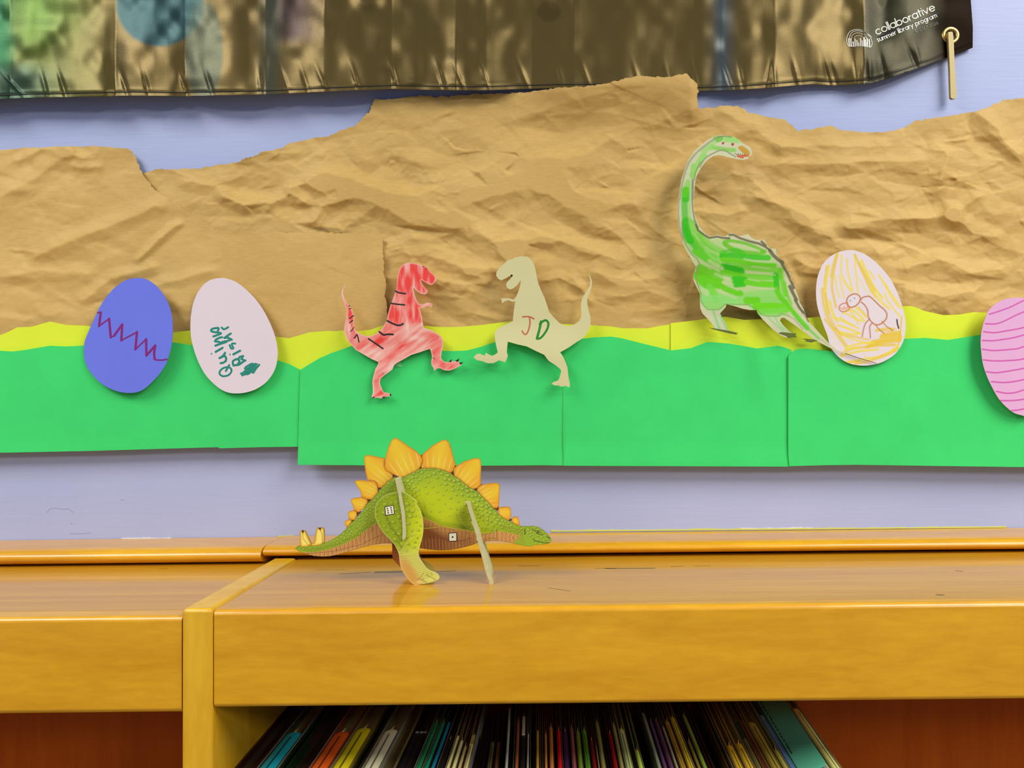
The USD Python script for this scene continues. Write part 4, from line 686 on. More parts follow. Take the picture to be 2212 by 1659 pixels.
# ------------------------------------------------------------------ standing card stegosaurus on the bookcase
def s1(s): return T(630, 930, 7.373, s)
def s2(s): return T(900, 930, 7.373, s)
def s3(s): return T(630, 1060, 7.373, s)
def s4(s): return T(900, 1060, 7.373, s)
Yn = onZ((900, 1262.5), z_top)[0, 1]           # near leg stands here
Yb, Yf = Yn + 0.016, Yn + 0.034
TH = 0.0016
STG = thing('card_stegosaurus', 'standing slotted cardboard stegosaurus with orange back plates and dice marks, on the bookcase top', 'toy dinosaur', None, onY((900, 1262.5), Yn)[0])
BODY = s3('50,925 100,880 140,868 290,866 430,868 520,828 560,820 640,780 740,720 800,670 880,590 960,500 1040,430 1120,330 1200,210 1290,130') + \
       s1('1380,985 1395,945 1440,915 1455,880 1500,855 1520,815 1560,795 1640,740 1740,748 1800,735 1860,700 1960,655 2020,615 2100,598 2180,600') + \
       s2('230,598 300,600 400,622 480,650 540,680 580,712 680,772 760,842 850,910 930,950 1010,1012 1080,1082 1150,1150 1210,1222 1270,1282 1300,1332 1380,1390 1480,1440 1560,1490 1640,1520 1700,1525 1780,1525 1860,1520') + \
       s4('1960,590 2040,650 2110,720 2148,780 2140,815 2090,845 2000,860 1880,860 1830,885 1750,885 1650,865 1560,845 1450,820 1340,800 1230,798 1130,805 1040,820 970,830 900,860 800,890 680,920 560,940 420,950 300,945 180,935 50,915 -120,890') + \
       s3('1700,850 1560,840 1450,840 1280,865 1100,910 900,970 750,1015 600,1045 480,1050 350,1040 220,1005 120,970')
BP = Polygon(BODY).buffer(0)
BND = np.array(s3('50,930 150,972 300,985 450,965 600,930 750,880 900,820 1050,740 1200,620 1340,520 1500,480') + s2('0,1350 110,1390 250,1450 380,1520 600,1560 850,1600') + s4('1000,690 1250,660 1300,640 1400,660 1600,700 1720,730 1820,800 1900,900'))
rs = np.random.default_rng(77)
def pebbles(P, rmin, n, top=None, seed=1):
    """Scattered scale centres, never closer than their spacing."""
    r = np.random.default_rng(seed); lo = np.array(P.bounds[:2]); hi = np.array(P.bounds[2:]); out = []
    cand = r.uniform(lo, hi, (n, 2)); cand = cand[shapely.contains_xy(P.buffer(-1.2), cand[:, 0], cand[:, 1])]
    kept = np.zeros((0, 2)); grid = {}
    for q in cand:
        gap = rmin if top is None else top(q)
        cell = (int(q[0] // 10), int(q[1] // 10)); ok = True
        for i in (-1, 0, 1):
            for j in (-1, 0, 1):
                for o in grid.get((cell[0] + i, cell[1] + j), ()):
                    if (o[0] - q[0]) ** 2 + (o[1] - q[1]) ** 2 < gap * gap: ok = False
        if ok: grid.setdefault(cell, []).append(q); out.append(q)
    return np.array(out)
def scale_print(col, uv, ctr, rad, ang, light, dark, mask):
    """Pebble scales as printed: a pale oval with a dark lower rim."""
    t = cKDTree(ctr); d, i = t.query(uv, k=2)
    for kk in (1, 0):
        q = uv - ctr[i[:, kk]]; a = ang[i[:, kk]]; x, y = q[:, 0] * np.cos(a) + q[:, 1] * np.sin(a), -q[:, 0] * np.sin(a) + q[:, 1] * np.cos(a)
        r = rad[i[:, kk]]; e = np.hypot(x / (1.25 * r), y / (0.8 * r))
        s = (q[:, 1] + 0.5 * q[:, 0]) / r
        rim = np.exp(-((e - 1.12) / .22) ** 2) * (0.45 + .45 * np.clip(s, -0.4, 1)) * mask
        ins = sstep(1.05, .75, e) * mask
        col[:] = col * (1 - ins[:, None] * .55) + light(s)[..., :] * ins[:, None] * .55
        col[:] = col * (1 - 0.95 * rim[:, None]) + lin(dark) * 0.95 * rim[:, None]
def greens(s):
    k = np.clip(.45 + .6 * s, 0, 1)[:, None]; return lin(212, 222, 106) * (1 - k) + lin(140, 162, 24) * k
mS, uvS = sheet(BP, Yb, TH, 0.95)
u, v = uvS[:, 0], uvS[:, 1]
ext = np.array(shapely.segmentize(BP.exterior, 3).coords); upper = ext[(ext[:, 1] < np.interp(ext[:, 0], BND[:, 0], BND[:, 1]) - 1)]
dt = cKDTree(upper).query(uvS)[0]; vb = np.interp(u, BND[:, 0], BND[:, 1]); below = sstep(-1.2, 1.2, v - vb)
gn = noise2(uvS, 26, 71)
t = np.clip(dt / 52 + .15 * gn, 0, 1)[:, None]
cS = lin(146, 172, 40) * (1 - t) + lin(190, 202, 18) * t
dk = (np.exp(-((u - 1004) / 16) ** 2) * sstep(1085, 1120, v) * .55 + np.exp(-((u - 912) / 10) ** 2) * sstep(1070, 1120, v) * .5 + .35 * np.exp(-((v - vb + 6) / 5) ** 2))[:, None]
cS = cS * (1 - dk) + lin(96, 116, 8) * dk
tailw = sstep(860, 780, u)[:, None]; cS = cS * (1 - .35 * tailw) + lin(138, 172, 44) * .35 * tailw
tb = lin(212, 156, 82) * np.ones((len(u), 1)); deep = np.clip((v - vb) / 24, 0, 1)[:, None]; mid = np.exp(-((u - 940) / 90) ** 2)[:, None]
tb = tb * (1 - deep * .9 * mid) + lin(122, 62, 20) * deep * .9 * mid
tb = tb * (1 - .35 * sstep(860, 760, u)[:, None]) + lin(206, 148, 92) * .35 * sstep(860, 760, u)[:, None]
pl = np.clip(np.sin(u * 0.72 + 2.0 * noise2(uvS, 9, 74)) * 3 - 2.0, 0, 1)[:, None] * below[:, None]; tb = tb * (1 - .55 * pl) + lin(128, 66, 26) * .55 * pl
cS = cS * (1 - below[:, None]) + tb * below[:, None]
head = sstep(1128, 1140, u + (v - 1145) * .9)[:, None]; hd = lin(150, 178, 40) + 0 * tb; cS = cS * (1 - head) + hd * head
for s, w, o in (('0,1350 110,1390 250,1450 380,1520 600,1560 850,1600', 2.4, .9), ('120,1560 300,1545 380,1520', 2.0, .9)):
    stroke(cS, uvS, s2(s), w + 1.6, (96, 76, 8), .7); stroke(cS, uvS, s2(s), w, (214, 190, 66), o)
ctr = pebbles(BP, 4, 30000, lambda q: (7.4 if 880 < q[0] < 1085 else 5.8) + 0.12 * float(np.min(np.hypot(*(upper - q).T))) * (1.0 if 905 < q[0] < 1010 else .12), 5)
vbc = np.interp(ctr[:, 0], BND[:, 0], BND[:, 1]); ctr = ctr[ctr[:, 1] < vbc - 3]
dc = cKDTree(upper).query(ctr)[0]; rad = np.clip(3.7 - .022 * dc, 1.9, 3.7) * rs.uniform(.78, 1.05, len(ctr)); rad[ctr[:, 0] > 1085] *= .72; rad[ctr[:, 0] < 870] *= .78; rad[ctr[:, 0] < 720] *= .7
ang = np.where(ctr[:, 0] < 880, -.75, np.interp(ctr[:, 0], [880, 930, 1000, 1100], [-.3, .0, .65, .5])) + rs.uniform(-.3, .3, len(ctr))
scale_print(cS, uvS, ctr, rad, ang, greens, (88, 106, 8), (1 - below) * sstep(1.0, 2.5, dt))
for i in range(46):                              # bars of the tail and the neck
    x = 660 + i * 4.4
    if x < 850: y0 = np.interp(x, BND[:, 0], BND[:, 1]); stroke(cS, uvS, [(x - 2, y0 - 9), (x, y0), (x + 3, y0 + 12)], .9, (104, 78, 20), .6, .5)
stroke(cS, uvS, s3('150,1000 300,1000 450,985 700,960 900,910 1100,860 1300,760 1480,690'), 1.1, (120, 66, 20), .75)
for x0 in np.arange(1085, 1130, 4.6): stroke(cS, uvS, [(x0, 1148), (x0 + 3, 1160), (x0 + 8, 1175)], .9, (150, 84, 36), .6, .5)
for x0 in np.arange(905, 1030, 7.2): stroke(cS, uvS, [(x0, 1163 + 3 * math.sin(x0)), (x0 + 1.5, 1190)], 1.1, (226, 160, 104), .55, .5)
for s, w, cc in (('-60,1640 110,1590 300,1560 500,1575 700,1620 850,1640', 1.0, (150, 92, 30)),): stroke(cS, uvS, s2(s), w, cc, .7, .6, True)
stroke(cS, uvS, s4('200,740 420,770 560,800 760,790 880,750'), 1.0, (96, 44, 12), .8, .6, True)
for s, w in (('20,1000 80,1140 110,1260 150,1380', 1.5), ('80,1040 160,1160 185,1300 175,1400', 1.2), ('640,1180 670,1260 660,1340', 1.0), ('480,1160 600,1240 700,1420 820,1560', .9)): stroke(cS, uvS, s2(s), w, (206, 206, 80), .65, .6, True)
# head
for s, w, cc in (('1850,770 1890,800 1960,815 2040,830 2110,825', 1.7, (66, 70, 14)), ('1830,605 1880,640 1940,690 2010,695', 1.5, (60, 56, 16)), ('1890,630 1940,640 1990,680', 1.0, (66, 60, 16)), ('1720,620 1728,660 1718,695', 2.2, (56, 60, 20)), ('2080,735 2115,755', 2.0, (44, 60, 10)), ('1270,610 1275,700 1268,790', 1.0, (130, 84, 30)), ('1330,560 1420,575 1500,590 1640,620 1720,640', 1.0, (110, 110, 20)), ('1000,700 1120,690 1240,660', 1.0, (130, 110, 20)), ('1000,800 1120,770 1230,750 1260,780', 1.2, (150, 100, 40))): stroke(cS, uvS, s4(s), w, cc, .9, .5, True)
stroke(cS, uvS, s4('1930,655 1934,658'), 4.0, (90, 60, 24), 1, .5); stroke(cS, uvS, s4('1925,655 1928,657'), 2.0, (20, 16, 10), 1, .4); stroke(cS, uvS, s4('1930,648 1931,649'), .9, (230, 230, 220), 1, .4)
edg = shapely.distance(BP.exterior, shapely.points(uvS)); r_ = sstep(1.3, .5, edg)[:, None]; cS = cS * (1 - .6 * r_) + lin(96, 92, 20) * .6 * r_
obj('body_card', mS, M['card'], STG, col=cS)
# plates, each printed with a darker rim and pale rays
PLT = [s1('870,1545 840,1465 870,1430 920,1408 957,1430 960,1450 900,1535'), s1('945,1430 905,1390 895,1320 915,1285 990,1270 1035,1290 1040,1350 1010,1420'), s1('1065,1305 990,1262 970,1180 940,1130 950,1090 1000,1075 1110,1060 1200,1090 1215,1140 1150,1240'),
       s1('1300,1105 1200,1090 1110,1055 1100,980 1050,900 1005,830 1020,795 1090,790 1200,800 1320,805 1355,850 1375,930 1375,1000'), s1('1430,915 1372,905 1358,840 1320,803 1205,792 1180,680 1160,540 1150,430 1180,395 1230,390 1340,415 1478,442 1472,570 1500,632 1605,695 1612,750 1530,830'),
       s1('1730,748 1610,692 1500,632 1475,570 1490,440 1530,290 1590,150 1640,120 1690,130 1830,230 1970,320 2060,400 2088,470 2060,560 2010,640 1860,712'), s2('80,606 70,590 95,480 82,400 110,360 250,240 400,155 460,145 510,180 550,290 590,450 620,550 590,600 580,640 540,680 400,630 180,608'),
       s2('600,740 588,640 590,600 640,560 760,490 900,445 970,435 1020,470 1028,560 1020,750 1025,860 970,910 890,940 740,845'), s2('960,960 965,920 990,880 1100,850 1260,832 1310,850 1325,900 1315,1050 1310,1210 1270,1240 1220,1232 1100,1105'), s2('1300,1330 1292,1280 1310,1225 1400,1215 1470,1215 1500,1260 1505,1370 1470,1425 1425,1432'), s2('1520,1450 1508,1400 1560,1370 1610,1380 1635,1450 1642,1522 1560,1492')]
cent = np.array([930, 1120.0])
for i, pp in enumerate(PLT):
    P = Polygon(pp).buffer(-1.6).buffer(1.6).difference(BP.buffer(.05)); P = max(getattr(P, 'geoms', [P]), key=lambda g: g.area)
    m_, uv_ = sheet(P, Yb, TH, 1.1)
    ed = shapely.distance(P.exterior, shapely.points(uv_)); c0 = np.array(P.centroid.coords[0]); out = c0 - cent; out /= np.linalg.norm(out); side = np.array([-out[1], out[0]])
    q = uv_ - c0; R = math.sqrt(P.area); along, across = (q @ out) / R, (q @ side) / R
    g = np.exp(-((across / .38) ** 2)) * .9
    cc = lin(236, 164, 34) * (1 - g[:, None]) + lin(240, 200, 44) * g[:, None]
    rim = sstep(4.5, .5, ed)[:, None] * .62; cc = cc * (1 - rim) + lin(222, 132, 30) * rim
    th = np.arctan2(across, along + 2.2); ray_ = np.clip(np.cos(th * 62 + i) * 3 - 1.7, 0, 1) * sstep(.30, -.25, along) * sstep(1, 3, ed)
    cc = cc * (1 - .55 * ray_[:, None]) + lin(252, 214, 120) * .55 * ray_[:, None]
    bs = sstep(-.25, -.8, along)[:, None] * .45; cc = cc * (1 - bs) + lin(178, 98, 16) * bs
    dk = sstep(1.0, .4, ed)[:, None] * .35; cc = cc * (1 - dk) + lin(120, 66, 12) * dk
    obj('back_plate', m_, M['card'], STG, col=cc)
DK = unary_union([Polygon(p) for p in (s1('940,1435 975,1420 1015,1410 960,1465'), s1('1030,1300 1085,1295 1110,1290 1040,1370'), s1('1200,1095 1300,1095 1290,1125 1210,1170'), s1('1365,915 1440,905 1395,950 1372,1000'), s1('1605,700 1680,735 1640,745 1605,755'), s1('2060,555 2130,590 2020,615'), s1('2060,395 2095,375 2105,420 2090,450'), s2('540,670 590,650 600,735'), s2('890,935 970,915 960,960 940,960'), s2('1230,1235 1305,1215 1295,1285'), s2('1460,1430 1515,1400 1510,1440'), s2('1005,870 1030,850 1030,885'), s2('580,600 625,555 620,575'))]).buffer(.3)
M['gap_print'] = plain('brown_print', (92, 54, 14), .45)
obj('plate_root', flat(DK.difference(unary_union([Polygon(p).buffer(-.8) for p in PLT])).difference(BP), Yb, TH * .9), M['gap_print'], STG)
for sp, tip in (('140,872 130,680 150,640 180,630 222,650 262,740 312,850 275,882 200,896', ('160,640 175,630 195,640 182,680 170,660', '175,650 182,760 250,850 290,870')), ('305,842 335,835 362,815 380,680 400,600 440,590 500,590 520,640 522,800 500,842 430,872 330,878', ('425,592 468,590 458,635', '455,620 485,700 492,840'))):
    P = Polygon(spline(s3(sp), True, 3)).buffer(0); m_, uv_ = sheet(P, Yb - .0001, TH, 1.1)
    ed = shapely.distance(P.exterior, shapely.points(uv_)); cx = P.centroid.x
    g = sstep(0, 6, ed)[:, None]; cc = lin(214, 158, 20) * (1 - g) + lin(248, 226, 110) * g; g = sstep(1175, 1182, uv_[:, 1])[:, None] * .5; cc = cc * (1 - g) + lin(234, 176, 50) * g
    stroke(cc, uv_, s3(tip[1]), 1.0, (104, 70, 10), .9); fill(cc, uv_, s3(tip[0]), (40, 34, 16), .95, 1.0)
    dk = sstep(1.0, .4, ed)[:, None] * .6; cc = cc * (1 - dk) + lin(110, 76, 10) * dk
    obj('tail_spike', m_, M['card'], STG, col=cc)
# legs
LEG = s3('1640,28 1560,45 1480,80 1420,130 1360,190 1330,270 1325,370 1340,450 1375,530 1420,610 1490,700 1560,770 1630,850 1680,940 1710,1030 1720,1130 1740,1230 1790,1320 1850,1400 1910,1470 1960,1500 2010,1502') + s4('20,1497 170,1475 290,1440 340,1420 362,1385 350,1345 300,1305 240,1285 190,1260 150,1230 110,1170 70,1110 40,1060 30,1000 40,930 60,850 90,740 105,620 100,500 85,400 50,300 0,220') + s3('1990,165 1930,120 1850,60 1780,20 1740,22')
LP = Polygon(spline(LEG, True, 3)).buffer(0)
mL, uvL = sheet(LP, Yn, TH, 0.95); u, v = uvL[:, 0], uvL[:, 1]; ed = shapely.distance(LP.exterior, shapely.points(uvL))
g = sstep(860, 915, u + .12 * (v - 1130))[:, None]; cL = lin(146, 164, 18) * (1 - g) + lin(208, 216, 26) * g
lowr = sstep(1170, 1215, v)[:, None]; cL = cL * (1 - lowr) + lin(206, 206, 96) * lowr
ta = sstep(886, 866, u - .62 * (v - 1200))[:, None] * sstep(1185, 1225, v)[:, None]; cL = cL * (1 - .8 * ta) + lin(214, 146, 74) * .8 * ta
ctr = pebbles(LP, 10, 6000, lambda q: 10.5, 9); ctr = ctr[ctr[:, 1] < 1192]; rad = rs.uniform(2.6, 4.4, len(ctr)); ang = rs.uniform(-1.2, 1.2, len(ctr))
scale_print(cL, uvL, ctr, rad, ang, lambda s: (lambda k: lin(206, 212, 84) * (1 - k) + lin(140, 158, 16) * k)(np.clip(.5 + .6 * s, 0, 1)[:, None]), (102, 116, 6), sstep(2, 4, ed) * sstep(1200, 1180, v))
for s, w in (('1500,400 1560,540 1640,660 1740,780', 4.5), ('1690,800 1750,900 1730,960', 2.5)): stroke(cL, uvL, s3(s), w, (92, 108, 6), .55, 2, True)
stroke(cL, uvL, s3('1960,640 1920,740 1830,830 1740,950 1710,1000'), 1.1, (212, 206, 110), .9, .6, True)
for i in range(13):
    y = 1200 + i * 4.2; stroke(cL, uvL, [(862 + i * 2.2, y + 3), (885 + i * 2, y + 1), (912 + i * 2, y - 9)], .8, (150, 120, 30), .65, .5, True)
for s, w in (('150,1340 250,1390 310,1430', 1.3), ('60,1410 120,1440 170,1470', 1.3), ('110,1310 60,1380 10,1420', 1.0), ('170,1300 180,1330', .8), ('230,1310 240,1340', .8), ('100,1390 110,1420', .8)): stroke(cL, uvL, s4(s), w, (104, 84, 16), .85, .5, True)
for (x, y, r) in ((948, 1247, 5), (930, 1252, 6), (905, 1257, 5)): k = np.exp(-(((u - x) / r) ** 2 + ((v - y) / (r * .6)) ** 2))[:, None] * .6; cL = cL * (1 - k) + lin(236, 222, 128) * k
r_ = sstep(1.5, .6, ed)[:, None] * .75; cL = cL * (1 - r_) + lin(214, 206, 128) * r_
obj('hind_leg', mL, M['card'], STG, col=cL)
FAR = [(843, 1165), (847, 1186), (848, 1214), (858, 1228), (875, 1246), (892, 1253.5), (915, 1254.5), (934, 1252), (938, 1242), (930, 1229), (916, 1222), (905, 1206), (905, 1165)]
zf = None
FP = Polygon(spline(FAR, True, 4)).buffer(0)
fy = onY([(900, FP.bounds[3])], Yf)[0, 2]
mF, uvF = sheet(shapely.affinity.translate(FP, 0, float((onY([(900, 1200)], Yf)[0, 2] - onY([(900, 1201)], Yf)[0, 2]) ** -1 * (fy - z_top) )), Yf, TH, 1.2)
u, v = uvF[:, 0], uvF[:, 1]; cF = lin(186, 112, 50) * np.ones((len(u), 1)); k = sstep(1205, 1170, v)[:, None]; cF = cF * (1 - k * .6) + lin(116, 60, 20) * k * .6
for i in range(10): stroke(cF, uvF, [(842, 1178 + 7 * i), (880, 1186 + 7 * i)], .9, (112, 60, 20), .7, .5)
k = sstep(905, 925, u)[:, None]; cF = cF * (1 - k) + lin(206, 190, 80) * k
obj('hind_leg', mF, M['card'], STG, col=cF)
# dice marks
for base, sq, pips, r in ((Yn - TH, s3('1488,262 1618,236 1634,365 1500,390'), s3('1525,285 1582,272 1532,318 1589,307 1537,352 1594,340'), 1.55), (Yb - TH, s4('515,680 632,672 636,798 518,802'), s4('573,738'), 1.9)):
    P = Polygon(sq).buffer(1.3)
    dm = obj('die_mark', flat(P, base, .00008), M['ink_black'], STG)
    obj('die_face', flat(Polygon(sq).buffer(-.3), base - .00008, .00006), plain('cream_print', (238, 232, 196), .5) if 'cream' not in M else M['cream'], dm); M['cream'] = L + 'cream_print'
    for q in pips: obj('pip', flat(Point(*q).buffer(r), base - .00014, .00006), M['ink_black'], dm)
# slotted cross pieces, seen edge-on
X1 = s1('1645,770 1690,772 1712,880 1745,1000 1765,1130 1800,1300 1812,1480') + s3('1818,600 1818,720 1805,765 1775,795 1762,760 1768,640 1765,560') + s1('1750,1330 1715,1130 1695,1000 1665,860')
obj('cross_piece', sheet(Polygon(X1).buffer(0), Yb, Yb - Yn + .0032, 4)[0], M['edge'], STG)
X2 = s4('760,172 800,182 835,172 852,230 870,330 900,430 940,530 985,640 1003,690 1012,770 1040,870 1080,970 1110,1090 1130,1160 1170,1290 1200,1400 1226,1470 1215,1504 1150,1500 1150,1470 1165,1445 1130,1390 1105,1310 1060,1140 1040,1060 1000,920 975,810 950,770 958,740 940,680 900,560 868,500 890,505 860,410 830,320 810,240 800,205')
obj('front_leg', sheet(Polygon(X2).buffer(0), Yn + .0012, .0035, 4)[0], M['edge'], STG)
X3 = np.array(s4('800,200 835,190 870,330 940,530 1000,690 1040,870 1110,1090 1170,1290 1185,1390 1150,1395 1100,1300 1060,1140 1000,920 940,680 860,410'))
obj('front_leg', sheet(Polygon(X3).buffer(0), Yb + .014, .0275, 5)[0], M['edge'], STG)

# ------------------------------------------------------------------ books in the case
GB = 'picture books packed in the bookcase'
pages_m = [paper('book_pages', (150, 132, 84), .1, 200), paper('book_pages_dark', (70, 54, 34), .1, 200)]
book_mats = {}
def bm(rgb, rough=.3):
    if rgb not in book_mats: book_mats[rgb] = plain('book_cloth_%d_%d_%d' % rgb, rgb, rough)
    return book_mats[rgb]
M['jacket'] = plain('clear_jacket_edge', (160, 158, 140), .25)
yN = y_front + 0.016
SL = ([504, 555, 667, 780, 895, 962, 1000, 1092, 1205, 1300, 1428, 1500, 1612, 1722, 1820], [.86, .80, .68, .575, .42, .33, .27, .06, -.04, -.15, -.31, -.39, -.48, -.62, -.70])
EXTRA = {'cream tape label': (1552, 1590, plain('cream_tape', (206, 196, 140), .5)), 'dark green label': (1562, 1598, plain('dark_green_label', (22, 44, 26), .5)), 'wide cream taped': (1592, 1612, plain('yellow_tape', (190, 166, 84), .3))}
def book(x0, x1, head, spine, cover, label, jacket=0, top=0.0, back=0.86, tip=True, pg=0):
    """A thin book standing in the case: two boards, a page block, a rounded spine cloth along the top that frays at its head."""
    z = z_bk + top; xc = (x0 + x1) / 2
    A0, A1 = onZ((x0, 1659), z)[0], onZ((x1, 1659), z)[0]; w = max(A1[0] - A0[0] - 0.0004, .0012)
    B = onZ((xc + np.interp(xc, *SL) * 124, 1535), z)[0]; A = (A0 + A1) / 2; d = (B - A)[:2] / (B - A)[1]     # x per y
    yh = onZ((xc, head), z)[0, 1] if head else back
    def cx(y): return A[0] + d[0] * (y - A[1])
    def slab(o0, o1, y0, y1, z0, z1):
        V = [(cx(y) + o, y, zz) for y in (y0, y1) for o in (o0, o1) for zz in (z0, z1)]
        m = trimesh.convex.convex_hull(np.array(V)); return m
    t = thing('picture_book', label, 'book', GB, (cx((yN + back) / 2), (yN + back) / 2, z_floor))
    bt = min(.0016, w * .22)
    obj('cover', slab(-w / 2, -w / 2 + bt, yN, back, z_floor, z), bm(cover), t); obj('cover', slab(w / 2 - bt, w / 2, yN, back, z_floor, z), bm(cover), t)
    obj('pages', slab(-w / 2 + bt + .0001, w / 2 - bt - .0001, yN + .003, back - .003, z_floor + .002, z - .006), pages_m[pg], t)
    obj('spine_cloth', slab(-w / 2 + bt + .0001, w / 2 - bt - .0001, yN - .0008, yN + .0028, z_floor, z - .0062), bm(spine if head else cover), t)
    if head:
        n = 9; r = (w / 2 - bt * .4); V = []
        for y, s in ((yN, 1), (yh - .004, 1), (yh, .8)):
            V += [(cx(y) + r * math.cos(a) * s, y, z - .0020 + .0032 * math.sin(a) * s) for a in np.linspace(0, math.pi, n)] + [(cx(y) - r * .9, y, z - .0055), (cx(y) + r * .9, y, z - .0055)]
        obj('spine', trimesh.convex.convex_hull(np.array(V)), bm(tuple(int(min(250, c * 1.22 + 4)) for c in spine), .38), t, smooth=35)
        if w > .005:       # a dark title groove that splits the cloth into two bands of light
            gx = w * .045
            obj('title_band', slab(-gx, gx, yN + .001, yh - .012, z - .001, z + .00135), bm(tuple(int(c * .6) for c in spine), .5), t)
        if tip:
            q = np.array([(cx(yh) - w * .13, yh - .003, z + .0002), (cx(yh) + w * .06, yh - .002, z + .0006), (cx(yh + .005) + w * .10, yh + .0055, z + .0022), (cx(yh) - w * .02, yh + .001, z - .002)])
            obj('frayed_tip', trimesh.convex.convex_hull(q), M['torn'], t)
    for key, (v0, v1, m_) in EXTRA.items():
        if key in label: a_, b_ = onZ((xc, v1), z)[0, 1], onZ((xc, v0), z)[0, 1]; obj('tape_label', slab(-w * .32, w * .32, a_, b_, z - .001, z + .0019), m_, t)
    if 'white dashes' in label:
        for o in (-.34, -.02, .26): obj('white_dash', slab(o * w, (o + .22) * w, yh - .002, yh + .001, z + .0009, z + .0014), M['jacket'], t)
    if jacket & 1: obj('jacket_edge', slab(-w / 2 - .00018, -w / 2, yN, back, z - .05, z + .0009), M['jacket'], t)
    if jacket & 2: obj('jacket_edge', slab(w / 2, w / 2 + .00018, yN, back, z - .05, z + .0009), M['jacket'], t)
